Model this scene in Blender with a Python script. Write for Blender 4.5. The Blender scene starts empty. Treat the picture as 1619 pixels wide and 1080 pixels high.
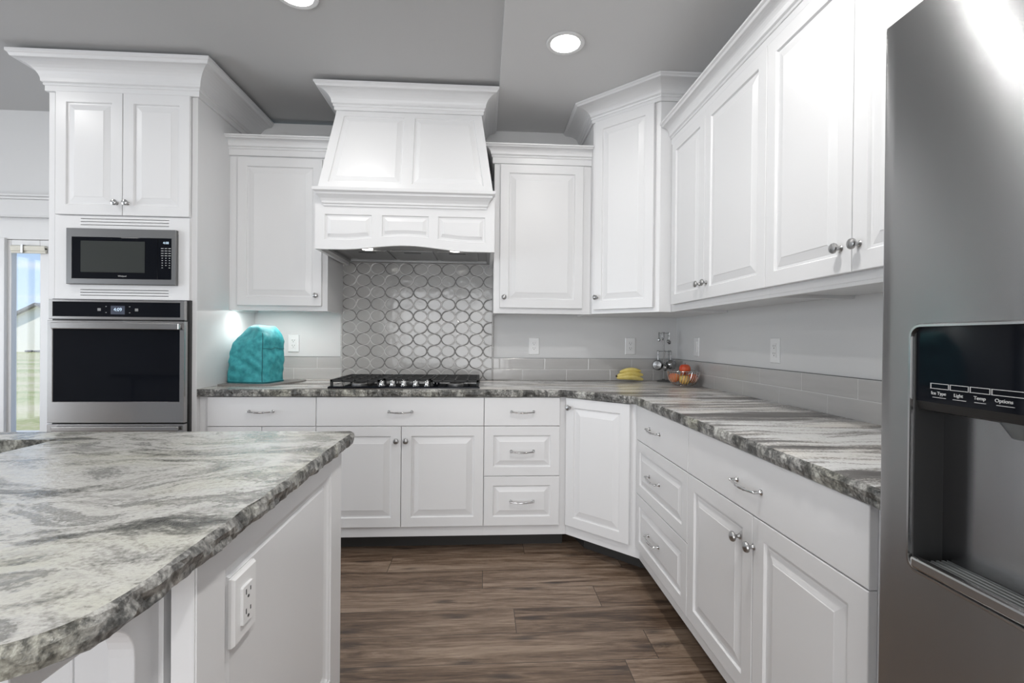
import bpy, bmesh, math, random
from mathutils import Vector, Matrix, noise
random.seed(7)
PI = math.pi
C = bpy.context.scene.collection
SC = bpy.context.scene

# ------------------------------------------------------------------ camera
CAM_H = 1.194
yaw, pitch, roll, FPX = 0.060, -0.005, 0.009, 759.2
cd = bpy.data.cameras.new('camera'); cam = bpy.data.objects.new('camera', cd); C.objects.link(cam)
cd.sensor_width = 36; cd.lens = 36 * FPX / 1619; cd.clip_start = 0.05; cd.clip_end = 300
_R = Vector((math.cos(yaw), -math.sin(yaw), 0)); _F0 = Vector((math.sin(yaw), math.cos(yaw), 0)); _Z = Vector((0, 0, 1))
_F = _F0 * math.cos(pitch) + _Z * math.sin(pitch); _U = _Z * math.cos(pitch) - _F0 * math.sin(pitch)
_r = _R * math.cos(roll) + _U * math.sin(roll); _u = _U * math.cos(roll) - _R * math.sin(roll)
m3 = Matrix((_r, _u, -_F)).transposed()
cam.matrix_world = Matrix.Translation((0, 0, CAM_H)) @ m3.to_4x4()
SC.camera = cam

# ------------------------------------------------------------------ colour management
SC.view_settings.view_transform = 'Standard'
SC.view_settings.look = 'None'
SC.view_settings.gamma = 1
SC.view_settings.use_curve_mapping = False
SC.view_settings.exposure = 0.05

# ------------------------------------------------------------------ sky and sun
W = bpy.data.worlds.new('sky'); SC.world = W; W.use_nodes = True
wn = W.node_tree; wn.nodes.clear()
wo = wn.nodes.new('ShaderNodeOutputWorld'); bg = wn.nodes.new('ShaderNodeBackground')
tc = wn.nodes.new('ShaderNodeTexCoord'); sx = wn.nodes.new('ShaderNodeSeparateXYZ'); cr = wn.nodes.new('ShaderNodeValToRGB')
wn.links.new(tc.outputs['Generated'], sx.inputs[0]); wn.links.new(sx.outputs['Z'], cr.inputs[0])
cr.color_ramp.elements[0].position = 0.0; cr.color_ramp.elements[0].color = (0.62, 0.80, 1.0, 1)
cr.color_ramp.elements[1].position = 0.45; cr.color_ramp.elements[1].color = (0.22, 0.46, 0.95, 1)
nz = wn.nodes.new('ShaderNodeTexNoise'); nz.inputs['Scale'].default_value = 3.0; nz.inputs['Detail'].default_value = 6
mp = wn.nodes.new('ShaderNodeMapping'); mp.inputs['Scale'].default_value = (1, 1, 7)
wn.links.new(tc.outputs['Generated'], mp.inputs[0]); wn.links.new(mp.outputs[0], nz.inputs['Vector'])
c2 = wn.nodes.new('ShaderNodeValToRGB'); c2.color_ramp.elements[0].position = 0.55; c2.color_ramp.elements[1].position = 0.72
wn.links.new(nz.outputs['Fac'], c2.inputs[0])
mx = wn.nodes.new('ShaderNodeMix'); mx.data_type = 'RGBA'
wn.links.new(c2.outputs[0], mx.inputs[0]); wn.links.new(cr.outputs[0], mx.inputs[6]); mx.inputs[7].default_value = (0.9, 0.93, 1.0, 1)
wn.links.new(mx.outputs[2], bg.inputs[0]); bg.inputs[1].default_value = 0.95
wn.links.new(bg.outputs[0], wo.inputs[0])
sd = bpy.data.lights.new('sun', 'SUN'); sd.energy = 3.2; sd.angle = 0.02; sd.color = (1, 0.95, 0.86)
sun = bpy.data.objects.new('sun', sd); C.objects.link(sun); sun.rotation_euler = Vector((0.60, 0.55, -1.2)).to_track_quat('-Z', 'Y').to_euler()

# ------------------------------------------------------------------ added fill lights at unseen windows, ceiling lamps
FILL_REAR, FILL_LEFT, LAMP_W = 88.0, 105.0, 4.6
def area(name, loc, rot, sx_, sy_, power, col=(1, 1, 1), shape='RECTANGLE', spread=PI):
    d = bpy.data.lights.new(name, 'AREA'); d.shape = shape; d.size = sx_; d.size_y = sy_; d.energy = power; d.color = col; d.spread = spread
    o = bpy.data.objects.new(name, d); C.objects.link(o); o.location = loc; o.rotation_euler = rot
    return o
XL, XR, YB, YR = -5.6, 1.35, 3.288, -3.6           # room: left, right, back (seen) and rear (behind the camera)
area('fill_light_rear', (-0.7, YR - 0.10, 1.15), (PI / 2, 0, 0), 2.3, 2.0, FILL_REAR, (1.0, 0.99, 0.98))
area('fill_light_left', (XL - 0.10, 0.3, 1.15), (PI / 2, 0, -PI / 2), 2.6, 2.0, FILL_LEFT, (0.92, 0.96, 1.0))

# ================================================================== materials
MATS = {}
def mat(name, col, rough=0.5, metal=0.0, spec=0.5, bump=None, emit=None, es=0, coat=0, trans=0, noise_col=None, aniso=0):
    if name in MATS: return MATS[name]
    m = bpy.data.materials.new(name); m.use_nodes = True; t = m.node_tree; b = t.nodes['Principled BSDF']
    b.inputs['Base Color'].default_value = (*col, 1); b.inputs['Roughness'].default_value = rough
    b.inputs['Metallic'].default_value = metal; b.inputs['Specular IOR Level'].default_value = spec
    if coat: b.inputs['Coat Weight'].default_value = coat; b.inputs['Coat Roughness'].default_value = 0.1
    if trans: b.inputs['Transmission Weight'].default_value = trans
    if emit: b.inputs['Emission Color'].default_value = (*emit, 1); b.inputs['Emission Strength'].default_value = es
    if bump or noise_col:
        tc = t.nodes.new('ShaderNodeTexCoord'); mp = t.nodes.new('ShaderNodeMapping'); n = t.nodes.new('ShaderNodeTexNoise')
        t.links.new(tc.outputs['Object'], mp.inputs[0]); t.links.new(mp.outputs[0], n.inputs['Vector'])
        sc = (bump or noise_col)[0]
        mp.inputs['Scale'].default_value = sc if isinstance(sc, tuple) else (sc, sc, sc)
        n.inputs['Scale'].default_value = 1; n.inputs['Detail'].default_value = 4
        if bump:
            bp = t.nodes.new('ShaderNodeBump'); bp.inputs['Strength'].default_value = bump[1]; bp.inputs['Distance'].default_value = bump[2]
            t.links.new(n.outputs['Fac'], bp.inputs['Height']); t.links.new(bp.outputs[0], b.inputs['Normal'])
        if noise_col:
            r = t.nodes.new('ShaderNodeValToRGB'); r.color_ramp.elements[0].position = 0.3; r.color_ramp.elements[1].position = 0.7
            r.color_ramp.elements[0].color = (*col, 1); r.color_ramp.elements[1].color = (*noise_col[1], 1)
            t.links.new(n.outputs['Fac'], r.inputs[0]); t.links.new(r.outputs[0], b.inputs['Base Color'])
    MATS[name] = m
    return m

M_white = mat('white cabinet paint', (0.72, 0.72, 0.725), 0.32, spec=0.45)
M_wall = mat('light grey wall paint', (0.66, 0.66, 0.66), 0.85, bump=(220.0, 0.08, 0.002))
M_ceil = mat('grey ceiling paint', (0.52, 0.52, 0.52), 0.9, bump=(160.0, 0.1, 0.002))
M_ceil2 = mat('pale grey right ceiling', (0.63, 0.63, 0.63), 0.9, bump=(160.0, 0.1, 0.002))  # right ceiling field, a paler grey than the left field
M_trim = mat('white trim paint', (0.68, 0.68, 0.68), 0.4)
M_nickel = mat('brushed nickel', (0.42, 0.42, 0.42), 0.28, 1.0)
M_steel = mat('brushed stainless steel', (0.46, 0.455, 0.45), 0.24, 1.0, bump=((2.0, 2.0, 900.0), 0.04, 0.0005))
M_fsteel = mat('fridge stainless steel', (0.38, 0.38, 0.385), 0.24, 1.0, bump=((5.0, 5.0, 800.0), 0.16, 0.0004))
def brushed(m, amount):
    t = m.node_tree; tg = t.nodes.new('ShaderNodeTangent'); tg.direction_type = 'RADIAL'; tg.axis = 'Z'
    b = t.nodes['Principled BSDF']; b.inputs['Anisotropic'].default_value = amount; b.inputs['Anisotropic Rotation'].default_value = 0.25; t.links.new(tg.outputs[0], b.inputs['Tangent'])
brushed(M_fsteel, 0.9); brushed(M_steel, 0.6)
M_chrome = mat('polished chrome', (0.55, 0.55, 0.55), 0.18, 1.0)
M_dark_steel = mat('dark steel trim', (0.20, 0.20, 0.20), 0.35, 0.9)
M_blackglass = mat('black glass', (0.006, 0.007, 0.010), 0.05, spec=0.16)
M_glass_window = mat('dark microwave window', (0.040, 0.044, 0.042), 0.18, spec=.3)
M_black = mat('black plastic', (0.018, 0.018, 0.018), 0.35)
M_iron = mat('black cast iron', (0.012, 0.012, 0.012), 0.55, bump=(300.0, 0.2, 0.001))
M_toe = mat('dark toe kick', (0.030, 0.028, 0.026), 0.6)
M_outlet = mat('white plastic plate', (0.80, 0.80, 0.80), 0.3)
M_slot = mat('outlet slot', (0.05, 0.05, 0.05), 0.6)
M_grey_plastic = mat('charcoal dispenser plastic', (0.020, 0.020, 0.020), 0.45)
M_grey_light = mat('grey dispenser trim', (0.16, 0.17, 0.17), 0.35)
M_lamp = mat('lit lamp lens', (1, 1, 1), 0.5, emit=(1.0, 0.98, 0.95), es=14)
M_hoodlamp = mat('lit hood lamp', (1, 1, 1), 0.5, emit=(1.0, 0.97, 0.9), es=6)
M_text = mat('printed white legend', (0.55, 0.55, 0.55), 0.5)
M_display = mat('lit clock digits', (0.4, 0.5, 0.6), 0.5, emit=(0.6, 0.75, 0.9), es=0.6)
M_screen = mat('dark blue display', (0.06, 0.07, 0.10), 0.2)
M_teal = mat('turquoise quilted cloth', (0.020, 0.235, 0.27), 0.62, bump=(34.0, 0.4, 0.006), noise_col=(9.0, (0.06, 0.42, 0.46)))
M_seam = mat('turquoise piping', (0.008, 0.12, 0.14), 0.6)
M_mat = mat('grey board', (0.20, 0.19, 0.18), 0.6)
M_filter = mat('hood filter metal', (0.28, 0.28, 0.28), 0.4, 0.8)
M_pan = mat('hood liner metal', (0.36, 0.36, 0.36), 0.45, 0.7)
M_ban = mat('ripe banana skin', (0.60, 0.47, 0.11), 0.5, noise_col=(22.0, (0.72, 0.60, 0.22)))
M_bantip = mat('brown banana tip', (0.05, 0.035, 0.015), 0.7)
M_red = mat('red apple skin', (0.62, 0.045, 0.02), 0.3, noise_col=(18.0, (0.72, 0.14, 0.05)))
M_orange = mat('orange red apple skin', (0.66, 0.12, 0.05), 0.35, noise_col=(25.0, (0.70, 0.30, 0.10)))
M_yellow = mat('yellow green apple skin', (0.62, 0.52, 0.14), 0.35, noise_col=(20.0, (0.70, 0.35, 0.12)))
M_stem = mat('brown stem', (0.08, 0.05, 0.02), 0.7)
M_spoon = mat('dull steel', (0.34, 0.34, 0.34), 0.26, 1.0)
M_sink = mat('dark composite sink', (0.035, 0.033, 0.030), 0.35)
M_chairwood = mat('dark chair wood', (0.02, 0.014, 0.012), 0.4)
M_vinyl = mat('white vinyl frame', (0.72, 0.72, 0.72), 0.35)
M_blind = mat('cream blind', (0.72, 0.70, 0.62), 0.5)
M_barn = mat('cream metal siding', (0.86, 0.83, 0.74), 0.6)
M_roof = mat('grey shingle roof', (0.22, 0.21, 0.21), 0.8)
M_patio = mat('concrete patio', (0.55, 0.53, 0.50), 0.8)
M_patiochair = mat('grey patio chair plastic', (0.45, 0.47, 0.52), 0.4)
M_groove = mat('vent slot shadow gap', (0.10, 0.10, 0.10), 0.8)

def glass_mat():
    m = bpy.data.materials.new('window glass'); m.use_nodes = True; t = m.node_tree; t.nodes.clear()
    o = t.nodes.new('ShaderNodeOutputMaterial'); mxs = t.nodes.new('ShaderNodeMixShader'); tr = t.nodes.new('ShaderNodeBsdfTransparent'); g = t.nodes.new('ShaderNodeBsdfGlossy')
    g.inputs['Roughness'].default_value = 0.02; mxs.inputs[0].default_value = 0.02
    t.links.new(tr.outputs[0], mxs.inputs[1]); t.links.new(g.outputs[0], mxs.inputs[2]); t.links.new(mxs.outputs[0], o.inputs[0])
    return m
M_glass = glass_mat()

class NT:
    """tiny helper for node maths"""
    def __init__(s, m): s.t = m.node_tree; s.L = s.t.links
    def n(s, ty, **k):
        x = s.t.nodes.new(ty)
        for a, b in k.items(): setattr(x, a, b)
        return x
    def put(s, sock, v):
        if isinstance(v, (int, float)): sock.default_value = v
        elif isinstance(v, tuple): sock.default_value = v
        else: s.L.new(v, sock)
    def m(s, op, a, b=0.0, c=None):
        x = s.n('ShaderNodeMath', operation=op); s.put(x.inputs[0], a); s.put(x.inputs[1], b)
        if c is not None: s.put(x.inputs[2], c)
        return x.outputs[0]
    def ramp(s, fac, stops, interp='LINEAR'):
        x = s.n('ShaderNodeValToRGB'); x.color_ramp.interpolation = interp
        e = x.color_ramp.elements
        while len(e) < len(stops): e.new(0.5)
        for i, (p, c) in enumerate(stops):
            e[i].position = p; e[i].color = (*c, 1) if isinstance(c, tuple) else (c, c, c, 1)
        s.put(x.inputs[0], fac); return x.outputs[0]
    def noise(s, vec, scale, detail=5, rough=0.55, dist=0):
        x = s.n('ShaderNodeTexNoise'); s.put(x.inputs['Vector'], vec); x.inputs['Scale'].default_value = scale
        x.inputs['Detail'].default_value = detail; x.inputs['Roughness'].default_value = rough; x.inputs['Distortion'].default_value = dist
        return x.outputs['Fac']
    def map(s, vec, sc=(1, 1, 1), rot=(0, 0, 0), loc=(0, 0, 0)):
        x = s.n('ShaderNodeMapping'); s.put(x.inputs[0], vec); x.inputs['Scale'].default_value = sc
        x.inputs['Rotation'].default_value = rot; x.inputs['Location'].default_value = loc; return x.outputs[0]
    def mix(s, f, a, b, mode='MIX'):
        x = s.n('ShaderNodeMix', data_type='RGBA', blend_type=mode); s.put(x.inputs[0], f)
        s.put(x.inputs[6], a if not isinstance(a, tuple) else (*a, 1)); s.put(x.inputs[7], b if not isinstance(b, tuple) else (*b, 1)); return x.outputs[2]
    def bump(s, h, st, d):
        x = s.n('ShaderNodeBump'); s.put(x.inputs['Height'], h); x.inputs['Strength'].default_value = st; x.inputs['Distance'].default_value = d
        return x.outputs[0]

def new_mat(name, rough=0.5):
    m = bpy.data.materials.new(name); m.use_nodes = True; b = m.node_tree.nodes['Principled BSDF']; b.inputs['Roughness'].default_value = rough
    q = NT(m); co = q.n('ShaderNodeTexCoord').outputs['Object']
    return m, b, q, co

def granite(name, stretch, rot, warp, stops, tint, rough, bump_s, edge=False, seed=0.0):
    m, b, q, co = new_mat(name, rough)
    wv = q.n('ShaderNodeTexNoise'); q.put(wv.inputs['Vector'], co); wv.inputs['Scale'].default_value = 1.7; wv.inputs['Detail'].default_value = 3
    vm = q.n('ShaderNodeVectorMath', operation='MULTIPLY_ADD'); q.put(vm.inputs[0], wv.outputs['Color']); vm.inputs[1].default_value = (warp, warp, warp); q.put(vm.inputs[2], co)
    v = q.map(vm.outputs[0], stretch, (0, 0, rot), (seed, seed, 0))
    a = q.noise(v, 1.0, 9, 0.62, 0.6)
    bq = q.noise(q.map(vm.outputs[0], tuple(3.2 * s for s in stretch), (0, 0, rot), (seed + 4, 2, 0)), 1.0, 6, 0.65, 0.3)
    fine = q.noise(co, 140.0, 3, 0.6)
    f = q.m('ADD', q.m('ADD', q.m('MULTIPLY', a, 0.72), q.m('MULTIPLY', bq, 0.24)), q.m('MULTIPLY', q.m('SUBTRACT', fine, 0.5), 0.16 if not edge else 0.3))
    col = q.ramp(f, stops)
    tn = q.noise(q.map(vm.outputs[0], (1.3, 3, 1.5), (0, 0, rot), (7 + seed, 1, 0)), 1.6, 4)
    col = q.mix(q.ramp(tn, [(0.48, 0.0), (0.68, 1.0)]), col, tint, 'MULTIPLY')
    if not edge:
        vn = q.noise(q.map(vm.outputs[0], tuple(1.5 * s_ for s_ in stretch), (0, 0, rot - .12), (seed + 9, 5, 0)), 1.0, 7, 0.6, 1.2)
        vw = q.m('ABSOLUTE', q.m('SUBTRACT', vn, 0.5))
        vmask = q.ramp(q.noise(vm.outputs[0], 2.6, 3), [(0.46, 0.0), (0.60, 1.0)])
        vf = q.m('MULTIPLY', q.ramp(vw, [(0.0, 0.85), (0.012, 0.55), (0.035, 0.0)]), vmask)
        col = q.mix(vf, col, (0.075, 0.07, 0.065))
    q.L.new(col, b.inputs['Base Color'])
    bn = q.noise(co, 38.0 if not edge else 60.0, 4, 0.6)
    q.L.new(q.bump(bn, bump_s, 0.004 if not edge else 0.006), b.inputs['Normal'])
    b.inputs['Specular IOR Level'].default_value = 0.5
    return m
M_gran = granite('streaked granite', (0.95, 7.5, 2.0), 0.20, 0.16,
    [(0.36, (0.060, 0.053, 0.048)), (0.42, (0.15, 0.14, 0.13)), (0.455, (0.42, 0.41, 0.395)), (0.49, (0.68, 0.68, 0.67)), (0.54, (0.72, 0.72, 0.71)), (0.575, (0.36, 0.345, 0.33)), (0.62, (0.22, 0.21, 0.20)), (0.68, (0.62, 0.61, 0.59))], (1.0, 0.94, 0.86), 0.22, 0.05)
M_grani = granite('leathered granite', (2.7, 6.0, 2.0), -0.42, 0.46,
    [(0.36, (0.050, 0.050, 0.045)), (0.41, (0.14, 0.14, 0.127)), (0.45, (0.33, 0.325, 0.305)), (0.495, (0.52, 0.515, 0.49)), (0.535, (0.44, 0.435, 0.415)), (0.565, (0.20, 0.20, 0.187)), (0.61, (0.36, 0.355, 0.34)), (0.68, (0.52, 0.52, 0.50))], (0.95, 0.95, 0.84), 0.19, 0.60, seed=3.3)
M_grane = granite('chiselled granite edge', (17, 17, 10), 0.0, 0.05,
    [(0.34, (0.025, 0.024, 0.022)), (0.45, (0.10, 0.10, 0.095)), (0.52, (0.27, 0.265, 0.25)), (0.64, (0.55, 0.55, 0.52))], (0.92, 0.92, 0.8), 0.35, 0.8, True)

def floor_mat():
    m, b, q, co = new_mat('brown oak vinyl plank', 0.38)
    s = q.n('ShaderNodeSeparateXYZ'); q.put(s.inputs[0], co); x, y = s.outputs[0], s.outputs[1]
    PWd, PL = 0.178, 1.22
    row = q.m('FLOOR', q.m('DIVIDE', q.m('ADD', y, 0.02), PWd)); fy = q.m('FRACT', q.m('DIVIDE', q.m('ADD', y, 0.02), PWd))
    rn = q.n('ShaderNodeTexWhiteNoise', noise_dimensions='1D'); q.put(rn.inputs['W'], row)
    xo = q.m('ADD', q.m('DIVIDE', x, PL), q.m('MULTIPLY', rn.outputs['Value'], 5.0)); colm = q.m('FLOOR', xo); fx = q.m('FRACT', xo)
    cv = q.n('ShaderNodeCombineXYZ'); q.put(cv.inputs[0], row); q.put(cv.inputs[1], colm)
    pn = q.n('ShaderNodeTexWhiteNoise', noise_dimensions='2D'); q.put(pn.inputs['Vector'], cv.outputs[0])
    off = q.n('ShaderNodeVectorMath', operation='MULTIPLY_ADD'); q.put(off.inputs[0], pn.outputs['Color']); off.inputs[1].default_value = (30, 30, 30); q.put(off.inputs[2], co)
    vec = off.outputs[0]
    g1 = q.noise(q.map(vec, (1.7, 17, 1)), 1.0, 10, 0.68, 1.0)
    g2 = q.noise(q.map(vec, (9, 190, 1)), 1.0, 5, 0.7, 0.3)
    g3 = q.noise(q.map(vec, (0.9, 3.5, 1)), 1.0, 3, 0.5, 0.4)
    f = q.m('ADD', q.m('ADD', q.m('MULTIPLY', g1, 0.50), q.m('MULTIPLY', g2, 0.34)), q.m('MULTIPLY', g3, 0.16))
    f = q.m('ADD', f, q.m('MULTIPLY', q.m('SUBTRACT', pn.outputs['Value'], 0.5), 0.05))
    col = q.ramp(f, [(0.36, (0.045, 0.028, 0.018)), (0.44, (0.110, 0.071, 0.047)), (0.50, (0.185, 0.128, 0.089)), (0.56, (0.265, 0.195, 0.143)), (0.66, (0.365, 0.285, 0.215))])
    vo = q.n('ShaderNodeTexVoronoi', voronoi_dimensions='2D'); q.put(vo.inputs['Vector'], q.map(vec, (1.1, 3.6, 0.0))); vo.inputs['Scale'].default_value = 1.6
    kn = q.m('ADD', vo.outputs['Distance'], q.m('MULTIPLY', q.m('SUBTRACT', g1, 0.5), 0.3))
    kf = q.ramp(kn, [(0.0, 0.8), (0.05, 0.55), (0.14, 0.0)])
    col = q.mix(kf, col, (0.035, 0.026, 0.022))
    gy = q.m('MINIMUM', fy, q.m('SUBTRACT', 1.0, fy)); gx = q.m('MULTIPLY', q.m('MINIMUM', fx, q.m('SUBTRACT', 1.0, fx)), PL / PWd)
    gap = q.m('LESS_THAN', q.m('MINIMUM', gy, gx), 0.008)
    col = q.mix(gap, col, (0.05, 0.037, 0.028))
    q.L.new(col, b.inputs['Base Color'])
    q.L.new(q.bump(q.m('SUBTRACT', f, gap), 0.12, 0.003), b.inputs['Normal'])
    q.L.new(q.m('ADD', 0.32, q.m('MULTIPLY', g2, 0.2)), b.inputs['Roughness'])
    return m
M_floor = floor_mat()

def arab_mat():
    m, b, q, co = new_mat('arabesque lantern tile', 0.12)
    s = q.n('ShaderNodeSeparateXYZ'); q.put(s.inputs[0], co)
    X = q.m('DIVIDE', s.outputs[0], 0.0945); Z = q.m('DIVIDE', s.outputs[2], 0.079)
    u = q.m('ADD', X, Z); v = q.m('SUBTRACT', Z, X)
    def line(a, c):
        n = q.m('ROUND', a); par = q.m('COSINE', q.m('MULTIPLY', n, PI))
        d = q.m('SUBTRACT', q.m('SUBTRACT', a, n), q.m('MULTIPLY', q.m('MULTIPLY', q.m('SINE', q.m('MULTIPLY', c, PI)), par), 0.17))
        return q.m('ABSOLUTE', d), par, n
    du, pu, nu = line(u, v); dv, pv, nv = line(v, u)
    d = q.m('MINIMUM', du, dv)
    isu = q.m('LESS_THAN', du, dv)
    par = q.m('ADD', q.m('MULTIPLY', isu, pu), q.m('MULTIPLY', q.m('SUBTRACT', 1.0, isu), pv))
    dark = q.m('GREATER_THAN', par, 0.0)
    grout = q.m('MULTIPLY', q.ramp(d, [(0.025, 1.0), (0.07, 0.0)]), dark)
    ridge_glint = q.m('MULTIPLY', q.ramp(d, [(0.02, 1.0), (0.06, 0.0)]), q.m('SUBTRACT', 1.0, dark))  # paler ridge lines paint a highlight into the tile colour
    base = q.mix(q.noise(co, 5.0, 3), (0.34, 0.335, 0.325), (0.42, 0.41, 0.40))
    col = q.mix(ridge_glint, q.mix(grout, base, (0.15, 0.145, 0.14)), (0.54, 0.53, 0.52))
    q.L.new(col, b.inputs['Base Color'])
    pil = q.ramp(d, [(0.0, 0.0), (0.03, 0.3), (0.10, 1.0)], 'EASE')
    # each lobe tips its glaze its own way
    cu = q.m('FLOOR', u); cvv = q.m('FLOOR', v); cc = q.n('ShaderNodeCombineXYZ'); q.put(cc.inputs[0], cu); q.put(cc.inputs[1], cvv)
    wn_ = q.n('ShaderNodeTexWhiteNoise', noise_dimensions='2D'); q.put(wn_.inputs['Vector'], cc.outputs[0])
    sr = q.n('ShaderNodeSeparateColor'); q.put(sr.inputs[0], wn_.outputs['Color'])
    tilt = q.m('ADD', q.m('MULTIPLY', q.m('SUBTRACT', sr.outputs[0], 0.5), q.m('SUBTRACT', u, cu)), q.m('MULTIPLY', q.m('SUBTRACT', sr.outputs[1], 0.5), q.m('SUBTRACT', v, cvv)))
    h = q.m('ADD', q.m('ADD', pil, q.m('MULTIPLY', q.noise(co, 14.0, 2), 0.9)), q.m('MULTIPLY', tilt, 0.35))
    q.L.new(q.bump(h, 0.42, 0.0035), b.inputs['Normal'])
    return m
M_arab = arab_mat()

def subway_mat(axis):
    m, b, q, co = new_mat('pale grey subway tile ' + axis, 0.14)
    s = q.n('ShaderNodeSeparateXYZ'); q.put(s.inputs[0], co)
    al = q.m('DIVIDE', s.outputs[0 if axis == 'x' else 1], 0.305); z = q.m('DIVIDE', q.m('SUBTRACT', s.outputs[2], 0.914), 0.0745)
    row = q.m('FLOOR', z); fz = q.m('FRACT', z); fa = q.m('FRACT', q.m('ADD', al, q.m('ADD', q.m('MULTIPLY', row, 0.5), 0.12)))
    dz = q.m('MULTIPLY', q.m('MINIMUM', fz, q.m('SUBTRACT', 1.0, fz)), 0.0745); da = q.m('MULTIPLY', q.m('MINIMUM', fa, q.m('SUBTRACT', 1.0, fa)), 0.305)
    d = q.m('MINIMUM', dz, da); g = q.m('LESS_THAN', d, 0.0013)
    n = q.noise(q.map(co, (3, 3, 25)), 1.0, 4)
    col = q.mix(g, q.mix(n, (0.42, 0.41, 0.40), (0.52, 0.51, 0.50)), (0.66, 0.66, 0.65))
    q.L.new(col, b.inputs['Base Color'])
    h = q.m('ADD', q.ramp(d, [(0.0, 0.0), (0.005, 1.0)]), q.m('MULTIPLY', q.noise(co, 9.0, 3), 1.3))
    q.L.new(q.bump(h, 0.4, 0.003), b.inputs['Normal'])
    return m
M_subx, M_suby = subway_mat('x'), subway_mat('y')

def grass_mat():
    m, b, q, co = new_mat('dry lawn', 0.9)
    f = q.m('ADD', q.m('MULTIPLY', q.noise(q.map(co, (0.15, 0.6, 1)), 1.0, 6), 0.6), q.m('MULTIPLY', q.noise(co, 9.0, 5), 0.4))
    q.L.new(q.ramp(f, [(0.38, (0.26, 0.30, 0.10)), (0.48, (0.42, 0.40, 0.20)), (0.58, (0.50, 0.44, 0.28)), (0.66, (0.55, 0.50, 0.36))]), b.inputs['Base Color'])
    return m
M_grass = grass_mat()

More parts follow.
